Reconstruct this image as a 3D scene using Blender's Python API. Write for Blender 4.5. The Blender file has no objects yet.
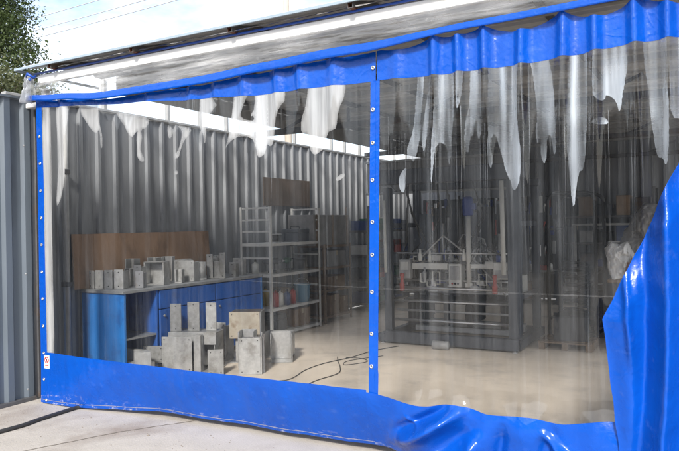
import bpy, bmesh, math, random
from mathutils import Vector, Matrix, noise
from mathutils.geometry import delaunay_2d_cdt
random.seed(7)
PI = math.pi; RAD = math.radians
scene = bpy.context.scene
col = scene.collection

# ------------------------------------------------------------------ camera
YAW, ROLL = RAD(29.5), RAD(1.0)
cam_d = bpy.data.cameras.new('camera'); cam = bpy.data.objects.new('camera', cam_d); col.objects.link(cam)
Fv = Vector((-math.sin(YAW), math.cos(YAW), 0)); R0 = Vector((math.cos(YAW), math.sin(YAW), 0)); Zv = Vector((0, 0, 1))
Rv = R0*math.cos(ROLL) - Zv*math.sin(ROLL); Uv = Zv*math.cos(ROLL) + R0*math.sin(ROLL)
m = Matrix((Rv, Uv, -Fv)).transposed().to_4x4(); m.translation = Vector((5.41, -3.98, 1.6))
cam.matrix_world = m
cam_d.sensor_width = 36; cam_d.lens = 36*663/679
cam_d.clip_start = 0.05; cam_d.clip_end = 2000
scene.camera = cam

# ------------------------------------------------------------------ sky and sun
SUN_AZ, SUN_EL = RAD(19), RAD(35)          # azimuth counted from -y towards +x
sdir = Vector((math.sin(SUN_AZ)*math.cos(SUN_EL), -math.cos(SUN_AZ)*math.cos(SUN_EL), math.sin(SUN_EL)))
w = bpy.data.worlds.new('World'); scene.world = w; w.use_nodes = True
nt = w.node_tree; nt.nodes.clear()
sky = nt.nodes.new('ShaderNodeTexSky'); sky.sky_type = 'NISHITA'; sky.sun_disc = False
sky.sun_elevation = SUN_EL; sky.sun_rotation = math.atan2(sdir.x, sdir.y)
sky.air_density = 1.0; sky.dust_density = 1.5; sky.ozone_density = 1.0
tc = nt.nodes.new('ShaderNodeTexCoord')
mp = nt.nodes.new('ShaderNodeMapping'); mp.inputs['Scale'].default_value = (1.0, 1.0, 2.6)
nz = nt.nodes.new('ShaderNodeTexNoise'); nz.inputs['Scale'].default_value = 2.2; nz.inputs['Detail'].default_value = 7; nz.inputs['Roughness'].default_value = .6
rp = nt.nodes.new('ShaderNodeValToRGB'); rp.color_ramp.elements[0].position = .33; rp.color_ramp.elements[1].position = .60
mul = nt.nodes.new('ShaderNodeMath'); mul.operation = 'MULTIPLY'; mul.inputs[1].default_value = .8
mx = nt.nodes.new('ShaderNodeMix'); mx.data_type = 'RGBA'
mx.inputs['B'].default_value = (8.0, 8.2, 8.5, 1)
bg = nt.nodes.new('ShaderNodeBackground'); bg.inputs['Strength'].default_value = .12
out = nt.nodes.new('ShaderNodeOutputWorld')
L = nt.links.new
L(tc.outputs['Generated'], mp.inputs['Vector']); L(mp.outputs[0], nz.inputs['Vector']); L(nz.outputs['Fac'], rp.inputs[0])
L(rp.outputs[0], mul.inputs[0]); L(mul.outputs[0], mx.inputs['Factor']); L(sky.outputs[0], mx.inputs['A']); L(mx.outputs['Result'], bg.inputs[0]); L(bg.outputs[0], out.inputs[0])
sd = bpy.data.lights.new('sun', 'SUN'); sd.energy = 2.6; sd.angle = RAD(8); sd.color = (1.0, .955, .88)
so = bpy.data.objects.new('sun', sd); col.objects.link(so); so.rotation_euler = sdir.to_track_quat('Z', 'Y').to_euler(); so.location = (8, -14, 14)

vs = scene.view_settings; vs.view_transform = 'Standard'; vs.look = 'None'; vs.gamma = 1; vs.use_curve_mapping = False
vs.exposure = 1.15
scene.display_settings.display_device = 'sRGB'
cy = scene.cycles
cy.use_denoising = True; cy.denoiser = 'OPENIMAGEDENOISE'; cy.denoising_prefilter = 'ACCURATE'
cy.max_bounces = 10; cy.diffuse_bounces = 5; cy.glossy_bounces = 4; cy.transparent_max_bounces = 24; cy.transmission_bounces = 6
cy.caustics_reflective = False; cy.caustics_refractive = False; cy.sample_clamp_indirect = 6
cy.use_adaptive_sampling = False

# ------------------------------------------------------------------ materials
def new_mat(name):
    mt = bpy.data.materials.new(name); mt.use_nodes = True
    n = mt.node_tree; n.nodes.clear()
    o = n.nodes.new('ShaderNodeOutputMaterial')
    return mt, n, o
def N(n, t, **kw):
    x = n.nodes.new(t)
    for k, v in kw.items():
        if k in x.inputs: x.inputs[k].default_value = v
        else: setattr(x, k, v)
    return x
def noise_fac(n, scale, stretch=(1,1,1), detail=6, rough=.6, lo=.3, hi=.7, dist=0):
    t = N(n, 'ShaderNodeTexCoord'); g = N(n, 'ShaderNodeNewGeometry')
    mpn = N(n, 'ShaderNodeMapping', Scale=stretch)
    n.links.new(g.outputs['Position'], mpn.inputs['Vector'])
    z = N(n, 'ShaderNodeTexNoise', Scale=scale, Detail=detail, Roughness=rough, Distortion=dist)
    n.links.new(mpn.outputs[0], z.inputs['Vector'])
    r = N(n, 'ShaderNodeMapRange'); r.inputs['From Min'].default_value = lo; r.inputs['From Max'].default_value = hi; r.clamp = True
    n.links.new(z.outputs['Fac'], r.inputs['Value'])
    return r.outputs[0], z.outputs['Fac']
def mixc(n, f, a, b):
    x = n.nodes.new('ShaderNodeMix'); x.data_type = 'RGBA'
    for s, v in (('A', a), ('B', b)):
        if isinstance(v, tuple): x.inputs[s].default_value = (*v, 1)
        else: n.links.new(v, x.inputs[s])
    if isinstance(f, float): x.inputs['Factor'].default_value = f
    else: n.links.new(f, x.inputs['Factor'])
    return x.outputs['Result']
def pm(name, c1, c2=None, scale=6, rough=.6, metal=0, bump=.0, bscale=40, stretch=(1,1,1), c3=None, s3=2.0, r2=None, lo=.3, hi=.7, island=0, spec=.5):
    mt, n, o = new_mat(name)
    b = N(n, 'ShaderNodeBsdfPrincipled', Roughness=rough, Metallic=metal)
    b.inputs['Specular IOR Level'].default_value = spec
    c2 = c2 or tuple(x*.75 for x in c1)
    f, raw = noise_fac(n, scale, stretch, lo=lo, hi=hi)
    c = mixc(n, f, c1, c2)
    if c3:
        f3, _ = noise_fac(n, s3, stretch, lo=.52, hi=.72)
        c = mixc(n, f3, c, c3)
    if island:
        g = N(n, 'ShaderNodeObjectInfo'); h = N(n, 'ShaderNodeHueSaturation')
        r = N(n, 'ShaderNodeMapRange'); r.inputs['To Min'].default_value = 1-island; r.inputs['To Max'].default_value = 1+island
        n.links.new(g.outputs['Random'], r.inputs['Value']); n.links.new(r.outputs[0], h.inputs['Value']); n.links.new(c, h.inputs['Color']); c = h.outputs[0]
    n.links.new(c, b.inputs['Base Color'])
    if r2 is not None:
        rr = N(n, 'ShaderNodeMapRange'); rr.inputs['To Min'].default_value = rough; rr.inputs['To Max'].default_value = r2
        n.links.new(f, rr.inputs['Value']); n.links.new(rr.outputs[0], b.inputs['Roughness'])
    if bump:
        fb, rb = noise_fac(n, bscale, stretch)
        bn = N(n, 'ShaderNodeBump', Strength=bump, Distance=.02); n.links.new(rb, bn.inputs['Height']); n.links.new(bn.outputs[0], b.inputs['Normal'])
    n.links.new(b.outputs[0], o.inputs[0])
    return mt
M = {}
M['concrete'] = pm('apron_concrete', (.46,.425,.385), (.385,.355,.32), 3.0, .85, 0, .35, 60, c3=(.27,.23,.195), s3=1.1)
M['floor'] = pm('floor_concrete', (.74,.645,.53), (.66,.57,.465), 3.0, .8, 0, .12, 50, c3=(.50,.435,.365), s3=1.7)
M['earth'] = pm('yard_earth', (.30,.27,.23), (.22,.20,.17), .6, .95, 0, .3, 20)
M['crack'] = pm('crack_dirt', (.22,.19,.155), None, 20, .95)
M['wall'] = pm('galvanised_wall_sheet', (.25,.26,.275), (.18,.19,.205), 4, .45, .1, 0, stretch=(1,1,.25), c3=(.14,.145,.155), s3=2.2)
M['fence'] = pm('blue_grey_fence_paint', (.12,.145,.175), (.095,.117,.143), 5, .42, .1, 0, stretch=(1,1,.2), c3=(.06,.07,.082), s3=3)
M['roof'] = pm('galvanised_roof_sheet', (.50,.505,.51), (.40,.405,.41), 3, .5, .05)
M['roofpaint'] = pm('pale_blue_roof_edge', (.30,.37,.43), (.25,.31,.36), 4, .45, .1)
M['steel_dark'] = pm('dark_structural_steel', (.11,.11,.115), (.075,.075,.08), 9, .6, .3, c3=(.12,.08,.055), s3=4)
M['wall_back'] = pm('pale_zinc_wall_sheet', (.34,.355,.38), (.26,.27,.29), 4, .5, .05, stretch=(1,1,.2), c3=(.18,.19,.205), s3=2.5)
M['steel_grey'] = pm('grey_painted_steel', (.38,.38,.375), (.29,.29,.285), 9, .55, .2)
M['rust'] = pm('rust', (.16,.06,.03), (.09,.035,.02), 25, .9)
M['white'] = pm('white_paint', (.80,.80,.79), (.70,.70,.69), 5, .5)
M['bluepaint'] = pm('blue_tube_paint', (.015,.08,.42), (.012,.06,.32), 6, .4)
M['bench_blue'] = pm('bench_blue_enamel', (.022,.20,.58), (.017,.16,.48), 4, .45, c3=(.02,.10,.33), s3=5)
M['bench_top'] = pm('worn_bench_top', (.36,.37,.38), (.25,.26,.27), 12, .5, .5)
M['drawer'] = pm('bench_blue_shaded', (.016,.105,.42), (.013,.085,.34), 5, .5, c3=(.02,.06,.2), s3=6)  # darker copy of the bench blue, shade of the front painted in
M['ply'] = pm('stained_plywood', (.34,.215,.135), (.25,.155,.095), 5, .75, 0, .1, 60, stretch=(1,1,.5), c3=(.13,.08,.05), s3=2.5)
M['block'] = pm('mottled_galvanised_steel', (.47,.47,.46), (.31,.31,.305), 14, .5, .35, .12, 60, c3=(.21,.20,.18), s3=5, island=.3)
M['ply_dark'] = pm('old_plywood', (.085,.062,.047), (.06,.045,.035), 5, .8)
M['shed'] = pm('dark_shed_cladding', (.07,.075,.08), (.05,.055,.06), 2, .7)
M['block2'] = pm('dull_mill_scale_steel', (.27,.275,.285), (.19,.19,.20), 9, .45, .4, .1, 60, c3=(.17,.12,.085), s3=6, island=.2)
M['block3'] = pm('bright_zinc_steel', (.60,.60,.59), (.46,.46,.455), 30, .38, .55, .05, 60, c3=(.33,.31,.28), s3=4, island=.15)
M['block_brown'] = pm('stained_plate', (.50,.45,.37), (.38,.33,.26), 10, .55, .2, .1, 60, c3=(.22,.15,.09), s3=7)
M['rack'] = pm('rack_grey_enamel', (.66,.66,.64), (.54,.54,.52), 8, .55, .1)
M['machine'] = pm('machine_dark_grey', (.075,.085,.10), (.055,.06,.072), 7, .5, .2)
M['machine2'] = pm('machine_black', (.035,.037,.04), (.025,.026,.028), 9, .5, .2)
M['silver'] = pm('bright_steel', (.62,.62,.62), (.50,.50,.50), 10, .3, .75)
M['ivory'] = pm('machine_ivory', (.58,.58,.55), (.48,.48,.45), 8, .5)
M['red'] = pm('red_paint', (.40,.035,.025), (.28,.03,.02), 9, .5)
M['motor'] = pm('motor_blue', (.008,.035,.22), (.006,.028,.17), 9, .5)
M['carton'] = pm('cardboard', (.24,.16,.095), (.17,.11,.065), 7, .85, island=.25)
M['tape'] = pm('parcel_tape', (.42,.34,.22), None, 9, .4)
M['rubber'] = pm('black_rubber', (.02,.02,.021), (.03,.03,.03), 15, .5)
M['bucket'] = pm('pale_blue_plastic', (.12,.30,.45), (.10,.25,.4), 8, .4)
M['darkblue_bin'] = pm('navy_plastic', (.02,.05,.16), (.016,.04,.13), 8, .4)
M['green'] = pm('green_enamel', (.04,.13,.08), (.03,.10,.06), 8, .5)
M['yellow'] = pm('yellow_enamel', (.45,.30,.04), (.38,.25,.03), 8, .5)
M['greybag'] = pm('dusty_tarp', (.27,.265,.26), (.19,.188,.185), 7, .8, 0, .2, 20)
M['wood'] = pm('raw_timber', (.22,.155,.10), (.16,.11,.07), 5, .8, 0, .15, 40, stretch=(.3,3,3))
M['bark'] = pm('bark', (.09,.07,.05), (.06,.045,.035), 12, .95, 0, .4, 30)
M['pole'] = pm('pale_concrete_pole', (.48,.42,.35), (.40,.35,.29), 3, .85)
M['wire'] = pm('aluminium_wire', (.45,.46,.48), None, 3, .5)
M['sticker_white'] = pm('sticker_white', (.75,.74,.73), (.65,.64,.63), 40, .4)
M['sticker_red'] = pm('sticker_red', (.50,.03,.03), (.4,.03,.03), 40, .4)
M['sticker_black'] = pm('sticker_black', (.03,.03,.035), None, 40, .4)

def leaf_mat(name, c1, c2):
    mt, n, o = new_mat(name)
    f, _ = noise_fac(n, 2.5, lo=.35, hi=.65)
    c = mixc(n, f, c1, c2)
    d = N(n, 'ShaderNodeBsdfPrincipled', Roughness=.5); t = N(n, 'ShaderNodeBsdfTranslucent'); a = N(n, 'ShaderNodeMixShader', Fac=.3)
    n.links.new(c, d.inputs['Base Color']); n.links.new(c, t.inputs['Color']); n.links.new(d.outputs[0], a.inputs[1]); n.links.new(t.outputs[0], a.inputs[2]); n.links.new(a.outputs[0], o.inputs[0])
    return mt
M['leaf'] = leaf_mat('dark_leaf', (.045,.075,.022), (.085,.115,.04))
M['leaf2'] = leaf_mat('olive_leaf', (.07,.085,.035), (.11,.115,.05))

def vinyl(name='blue_pvc_vinyl', worn=False):
    mt, n, o = new_mat(name)
    f, raw = noise_fac(n, 3.5, lo=.3, hi=.7)
    c = mixc(n, f, (.002,.090,.52), (.002,.070,.43))
    f2, _ = noise_fac(n, 9, (1,1,1.6), lo=.60, hi=.78); 
    s2 = N(n, 'ShaderNodeMath', operation='MULTIPLY'); s2.inputs[1].default_value = .16; n.links.new(f2, s2.inputs[0])
    c = mixc(n, s2.outputs[0], c, (.22,.34,.70))
    if worn:                                                # scuffs and dried mud splashes along the hem
        g0 = N(n, 'ShaderNodeNewGeometry'); sx = N(n, 'ShaderNodeSeparateXYZ'); n.links.new(g0.outputs['Position'], sx.inputs[0])
        mz = N(n, 'ShaderNodeMapRange'); mz.inputs['From Min'].default_value = .13; mz.inputs['From Max'].default_value = .02; n.links.new(sx.outputs['Z'], mz.inputs['Value'])
        f5, _ = noise_fac(n, 1.0, (14,14,30), detail=6, rough=.7, lo=.55, hi=.66); mu = N(n, 'ShaderNodeMath', operation='MULTIPLY'); n.links.new(f5, mu.inputs[0]); n.links.new(mz.outputs[0], mu.inputs[1])
        c = mixc(n, mu.outputs[0], c, (.55,.56,.60))
        f6, _ = noise_fac(n, 2.2, (1,1,1), detail=5, lo=.52, hi=.75); mv = N(n, 'ShaderNodeMath', operation='MULTIPLY'); mv.inputs[1].default_value = .22; n.links.new(f6, mv.inputs[0])
        c = mixc(n, mv.outputs[0], c, (.02,.06,.25))
    b = N(n, 'ShaderNodeBsdfPrincipled', Roughness=.26); b.inputs['Specular IOR Level'].default_value = .45
    n.links.new(c, b.inputs['Base Color'])
    rr = N(n, 'ShaderNodeMapRange'); rr.inputs['To Min'].default_value = .16; rr.inputs['To Max'].default_value = .34
    n.links.new(f, rr.inputs['Value']); n.links.new(rr.outputs[0], b.inputs['Roughness'])
    _, r1 = noise_fac(n, 7, (1,1,.8), detail=3); _, r2 = noise_fac(n, 28, detail=3)
    ad = N(n, 'ShaderNodeMath', operation='MULTIPLY_ADD'); ad.inputs[1].default_value = .22; n.links.new(r2, ad.inputs[0]); n.links.new(r1, ad.inputs[2])
    g9 = N(n, 'ShaderNodeNewGeometry'); nd = N(n, 'ShaderNodeTexNoise', Scale=3.0, Detail=3); n.links.new(g9.outputs['Position'], nd.inputs['Vector'])
    va = N(n, 'ShaderNodeVectorMath', operation='MULTIPLY_ADD'); va.inputs[1].default_value = (.35,.35,.35); n.links.new(nd.outputs['Color'], va.inputs[0]); n.links.new(g9.outputs['Position'], va.inputs[2])
    vo = N(n, 'ShaderNodeTexVoronoi', Scale=6.5); vo.feature = 'DISTANCE_TO_EDGE'; n.links.new(va.outputs[0], vo.inputs['Vector'])
    vr = N(n, 'ShaderNodeMapRange'); vr.inputs['From Max'].default_value = .10; vr.inputs['To Min'].default_value = .07; vr.inputs['To Max'].default_value = 0; n.links.new(vo.outputs['Distance'], vr.inputs['Value'])
    a9 = N(n, 'ShaderNodeMath', operation='ADD'); n.links.new(ad.outputs[0], a9.inputs[0]); n.links.new(vr.outputs[0], a9.inputs[1])
    bn = N(n, 'ShaderNodeBump', Strength=.45, Distance=.02); n.links.new(a9.outputs[0], bn.inputs['Height']); n.links.new(bn.outputs[0], b.inputs['Normal'])
    t = N(n, 'ShaderNodeBsdfTranslucent'); n.links.new(c, t.inputs['Color'])
    a = N(n, 'ShaderNodeMixShader', Fac=.16)
    n.links.new(b.outputs[0], a.inputs[1]); n.links.new(t.outputs[0], a.inputs[2]); n.links.new(a.outputs[0], o.inputs[0])
    return mt
M['vinyl'] = vinyl(); M['vinyl_worn'] = vinyl('scuffed_blue_pvc_vinyl', True)

def film(name, haze, streak, gloss, tint=(.965,.97,.975), bump=.08, stretch=(14,3,.35), rough=.06, hz=(.80,.82,.84), bscale=(5,5,1.0), st2=(38,8,.9)):
    """clear PVC: mostly see-through, a thin milky haze in vertical streaks, and a mirror-like skin"""
    mt, n, o = new_mat(name)
    tr = N(n, 'ShaderNodeBsdfTransparent'); tr.inputs['Color'].default_value = (*tint, 1)
    df = N(n, 'ShaderNodeBsdfDiffuse'); df.inputs['Color'].default_value = (*hz, 1)
    tl = N(n, 'ShaderNodeBsdfTranslucent'); tl.inputs['Color'].default_value = (*hz, 1)
    dd = N(n, 'ShaderNodeMixShader', Fac=.45); n.links.new(df.outputs[0], dd.inputs[1]); n.links.new(tl.outputs[0], dd.inputs[2])
    f1, _ = noise_fac(n, 1.0, stretch, detail=5, rough=.65, lo=.42, hi=.78)
    f2, _ = noise_fac(n, 1.0, st2, detail=4, rough=.6, lo=.55, hi=.8)
    f3, _ = noise_fac(n, 26, (1,1,1.4), detail=4, rough=.7, lo=.62, hi=.74)
    s1 = N(n, 'ShaderNodeMath', operation='MULTIPLY_ADD'); s1.inputs[1].default_value = streak; s1.inputs[2].default_value = haze; n.links.new(f1, s1.inputs[0])
    s2 = N(n, 'ShaderNodeMath', operation='MULTIPLY_ADD'); s2.inputs[1].default_value = streak*1.1; n.links.new(f2, s2.inputs[0]); n.links.new(s1.outputs[0], s2.inputs[2])
    s3 = N(n, 'ShaderNodeMath', operation='MULTIPLY_ADD'); s3.inputs[1].default_value = streak*.5; n.links.new(f3, s3.inputs[0]); n.links.new(s2.outputs[0], s3.inputs[2])
    f4, _ = noise_fac(n, 1.3, (1,1,.8), detail=4, rough=.6, lo=.32, hi=.68); r4 = N(n, 'ShaderNodeMapRange'); r4.inputs['To Min'].default_value = .35; r4.inputs['To Max'].default_value = 1.6; n.links.new(f4, r4.inputs['Value'])
    s4 = N(n, 'ShaderNodeMath', operation='MULTIPLY'); n.links.new(s3.outputs[0], s4.inputs[0]); n.links.new(r4.outputs[0], s4.inputs[1])
    m1 = N(n, 'ShaderNodeMixShader'); n.links.new(s4.outputs[0], m1.inputs[0]); n.links.new(tr.outputs[0], m1.inputs[1]); n.links.new(dd.outputs[0], m1.inputs[2])
    gl = N(n, 'ShaderNodeBsdfGlossy', Roughness=rough); fr = N(n, 'ShaderNodeFresnel', IOR=1.5)
    gm = N(n, 'ShaderNodeMath', operation='MULTIPLY', use_clamp=True); gm.inputs[1].default_value = gloss; n.links.new(fr.outputs[0], gm.inputs[0])
    _, rb = noise_fac(n, 1.0, bscale, detail=3)
    bn = N(n, 'ShaderNodeBump', Strength=bump, Distance=.03); n.links.new(rb, bn.inputs['Height']); n.links.new(bn.outputs[0], gl.inputs['Normal']); n.links.new(bn.outputs[0], fr.inputs['Normal'])
    m2 = N(n, 'ShaderNodeMixShader'); n.links.new(gm.outputs[0], m2.inputs[0]); n.links.new(m1.outputs[0], m2.inputs[1]); n.links.new(gl.outputs[0], m2.inputs[2])
    n.links.new(m2.outputs[0], o.inputs[0])
    return mt
M['film'] = film('clear_pvc_film', .008, .055, 1.1, rough=.025, hz=(.74,.79,.85))
M['film2'] = film('creased_clear_pvc_film', .008, .085, 1.1, rough=.03, hz=(.74,.79,.85))
M['film3'] = film('crumpled_clear_pvc_film', .12, .42, 1.8, bump=.9, stretch=(1.1,5,15), rough=.10, bscale=(1.6,8,14), st2=(.7,8,26), hz=(.86,.86,.86))
M['weld'] = film('pvc_weld', .03, .10, .9)
def milky_glare(name, op, colr, shade=.12, gloss=.1):
    """painted sky glare and milky film: opacity is the mesh attribute milk, broken by soft vertical streaks"""
    mt, n, o = new_mat(name)
    tr = N(n, 'ShaderNodeBsdfTransparent'); df = N(n, 'ShaderNodeBsdfDiffuse'); tl = N(n, 'ShaderNodeBsdfTranslucent')
    f0, _ = noise_fac(n, 1.0, (16,6,1.2), detail=3, lo=.3, hi=.7)
    c = mixc(n, f0, colr, tuple(x*(1-shade) for x in colr))
    n.links.new(c, df.inputs[0]); n.links.new(c, tl.inputs[0])
    dd = N(n, 'ShaderNodeMixShader', Fac=.4); n.links.new(df.outputs[0], dd.inputs[1]); n.links.new(tl.outputs[0], dd.inputs[2])
    f, _ = noise_fac(n, 1.0, (22,8,1.1), detail=4, rough=.55, lo=.3, hi=.7)
    g = N(n, 'ShaderNodeMapRange'); g.inputs['To Min'].default_value = .55*op; g.inputs['To Max'].default_value = 1.25*op; n.links.new(f, g.inputs['Value'])
    at = N(n, 'ShaderNodeAttribute', attribute_name='glare_milk'); mu = N(n, 'ShaderNodeMath', operation='MULTIPLY', use_clamp=True); n.links.new(at.outputs['Fac'], mu.inputs[0]); n.links.new(g.outputs[0], mu.inputs[1])
    m1 = N(n, 'ShaderNodeMixShader'); n.links.new(mu.outputs[0], m1.inputs[0]); n.links.new(tr.outputs[0], m1.inputs[1]); n.links.new(dd.outputs[0], m1.inputs[2])
    gl = N(n, 'ShaderNodeBsdfGlossy', Roughness=.07); gl.inputs['Color'].default_value = (.85,.92,1,1)
    gf = N(n, 'ShaderNodeMath', operation='MULTIPLY', use_clamp=True); n.links.new(mu.outputs[0], gf.inputs[0]); gf.inputs[1].default_value = gloss
    m2 = N(n, 'ShaderNodeMixShader'); n.links.new(gf.outputs[0], m2.inputs[0]); n.links.new(m1.outputs[0], m2.inputs[1]); n.links.new(gl.outputs[0], m2.inputs[2])
    n.links.new(m2.outputs[0], o.inputs[0]); return mt
M['milk_glare_l'] = milky_glare('milky_film_glare', 1.05, (.76,.77,.78), .3)  # white sky glare put into the colour; also the milky edge strip
M['glare_r'] = milky_glare('bluish_sky_glare', 1.1, (.80,.88,.98), .1, .25)  # bluish sky glare put into the colour
M['streak'] = milky_glare('painted_fold_glint', .9, (.80,.85,.92), .1, .2)  # glints along the folds put into the colour
M['bunch'] = film('bunched_clear_film', .25, .4, 1.5, bump=.5)

# ------------------------------------------------------------------ mesh helpers
class MB:
    def __init__(s): s.v = []; s.f = []
    def add(s, vs, fs):
        b = len(s.v); s.v += [tuple(p) for p in vs]; s.f += [tuple(i+b for i in q) for q in fs]; return s
    def box(s, x0, x1, y0, y1, z0, z1, ch=0):
        vs = [(x,y,z) for z in (z0,z1) for y in (y0,y1) for x in (x0,x1)]
        return s.add(vs, [(0,2,3,1),(4,5,7,6),(0,1,5,4),(2,6,7,3),(0,4,6,2),(1,3,7,5)])
    def bar(s, p, q, a, b=None, up=(0,0,1)):
        p, q = Vector(p), Vector(q); b = b or a; d = (q-p).normalized(); u = Vector(up)
        if abs(d.dot(u)) > .95: u = Vector((0,1,0))
        r = d.cross(u).normalized(); u = r.cross(d)
        vs = [c + r*sx*a/2 + u*sz*b/2 for c in (p,q) for sx, sz in ((-1,-1),(1,-1),(1,1),(-1,1))]
        return s.add(vs, [(0,1,2,3),(7,6,5,4),(0,4,5,1),(1,5,6,2),(2,6,7,3),(3,7,4,0)])
    def tube(s, pts, r, n=10, cap=True):
        pts = [Vector(p) for p in pts]; rs = r if isinstance(r, (list, tuple)) else [r]*len(pts)
        vs = []; u = None
        for i, p in enumerate(pts):
            d = (pts[min(i+1, len(pts)-1)] - pts[max(i-1, 0)]).normalized()
            if u is None: u = Vector((0,0,1)) if abs(d.z) < .9 else Vector((1,0,0))
            x = d.cross(u).normalized(); u = x.cross(d).normalized()
            vs += [p + (x*math.cos(2*PI*k/n) + u*math.sin(2*PI*k/n))*rs[i] for k in range(n)]
        fs = [(i*n+k, i*n+(k+1)%n, (i+1)*n+(k+1)%n, (i+1)*n+k) for i in range(len(pts)-1) for k in range(n)]
        if cap: fs += [tuple(range(n-1,-1,-1)), tuple((len(pts)-1)*n+k for k in range(n))]
        return s.add(vs, fs)
    def lathe(s, c, prof, n=16, axis='z'):
        c = Vector(c); vs = []
        for r, h in prof:
            for k in range(n):
                a = 2*PI*k/n
                o = {'z': (r*math.cos(a), r*math.sin(a), h), 'y': (r*math.cos(a), h, r*math.sin(a)), 'x': (h, r*math.cos(a), r*math.sin(a))}[axis]
                vs.append(c + Vector(o))
        fs = [(i*n+k, i*n+(k+1)%n, (i+1)*n+(k+1)%n, (i+1)*n+k) for i in range(len(prof)-1) for k in range(n)]
        fs += [tuple(range(n-1,-1,-1)), tuple((len(prof)-1)*n+k for k in range(n))]
        return s.add(vs, fs)
    def grid(s, fn, nu, nv):
        vs = [fn(i/nu, j/nv) for j in range(nv+1) for i in range(nu+1)]
        return s.add(vs, [(j*(nu+1)+i, j*(nu+1)+i+1, (j+1)*(nu+1)+i+1, (j+1)*(nu+1)+i) for j in range(nv) for i in range(nu)])
    def corr(s, axis, a0, a1, at, z0, z1, pitch=.25, rib=.055, flare=.022, depth=.035, sgn=1, off=0):
        """trapezoid profiled sheet running along axis, upright from z0 to z1"""
        prof = [(a0, 0)]; k = math.floor(a0/pitch) - 1
        while k*pitch < a1 + pitch:
            c = k*pitch + off
            for d, h in ((-rib/2-flare, 0), (-rib/2, depth), (rib/2, depth), (rib/2+flare, 0)):
                if a0 < c+d < a1: prof.append((c+d, h))
            k += 1
        prof.append((a1, 0))
        vs = []
        for t, h in prof:
            for z in (z0, z1):
                p = at + sgn*h
                vs.append((t, p, z) if axis == 'x' else (p, t, z))
        return s.add(vs, [(2*i, 2*i+2, 2*i+3, 2*i+1) for i in range(len(prof)-1)])
    def build(s, name, mat, parent=None, smooth=False, bevel=0, local=False, thick=0):
        me = bpy.data.meshes.new(name)
        off = Vector((0,0,0))
        if parent is not None and not local:
            q = parent
            while q: off = off + q.location; q = q.parent
        me.from_pydata([Vector(p)-off for p in s.v], [], s.f); me.validate(); me.update()
        bm = bmesh.new(); bm.from_mesh(me)
        if len(s.f) < 60000: bmesh.ops.recalc_face_normals(bm, faces=bm.faces)
        if bevel:
            try: bmesh.ops.bevel(bm, geom=[e for e in bm.edges if len(e.link_faces) == 2 and e.calc_face_angle(0) > .6], offset=bevel, segments=1, affect='EDGES', clamp_overlap=True)
            except Exception: pass
        bm.to_mesh(me); bm.free()
        o = bpy.data.objects.new(name, me); col.objects.link(o)
        if mat is not None: me.materials.append(M[mat] if isinstance(mat, str) else mat)
        if parent is not None: o.parent = parent
        if smooth:
            for p in me.polygons: p.use_smooth = True
        if thick:
            md = o.modifiers.new('thickness', 'SOLIDIFY'); md.thickness = thick; md.offset = 0
        return o
def thing(name, label, cat, loc=(0,0,0), rz=0, group=None):
    o = bpy.data.objects.new(name, None); col.objects.link(o); o.location = loc; o.rotation_euler = (0,0,rz); o.empty_display_size = .1
    return tag(o, label, cat, group)
def tag(o, label, cat, group=None):
    o['label'] = label; o['category'] = cat
    if group: o['group'] = group
    return o
def struct(o): o['kind'] = 'structure'; return o
def place(mesh_obj, name, loc, parent, rot=None, scale=None):
    o = bpy.data.objects.new(name, mesh_obj.data); col.objects.link(o); o.parent = parent; o.location = loc
    if rot: o.rotation_euler = rot
    if scale: o.scale = scale
    return o
def smooth(a, b, x):
    t = max(0, min(1, (x-a)/(b-a))); return t*t*(3-2*t)
def interp(tab, x):
    if x <= tab[0][0]: return tab[0][1]
    for (a, p), (b, q) in zip(tab, tab[1:]):
        if x <= b:
            t = (x-a)/(b-a); t = t*t*(3-2*t); return p + (q-p)*t
    return tab[-1][1]
def nz3(x, y, z): return noise.noise(Vector((x, y, z)))
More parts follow.
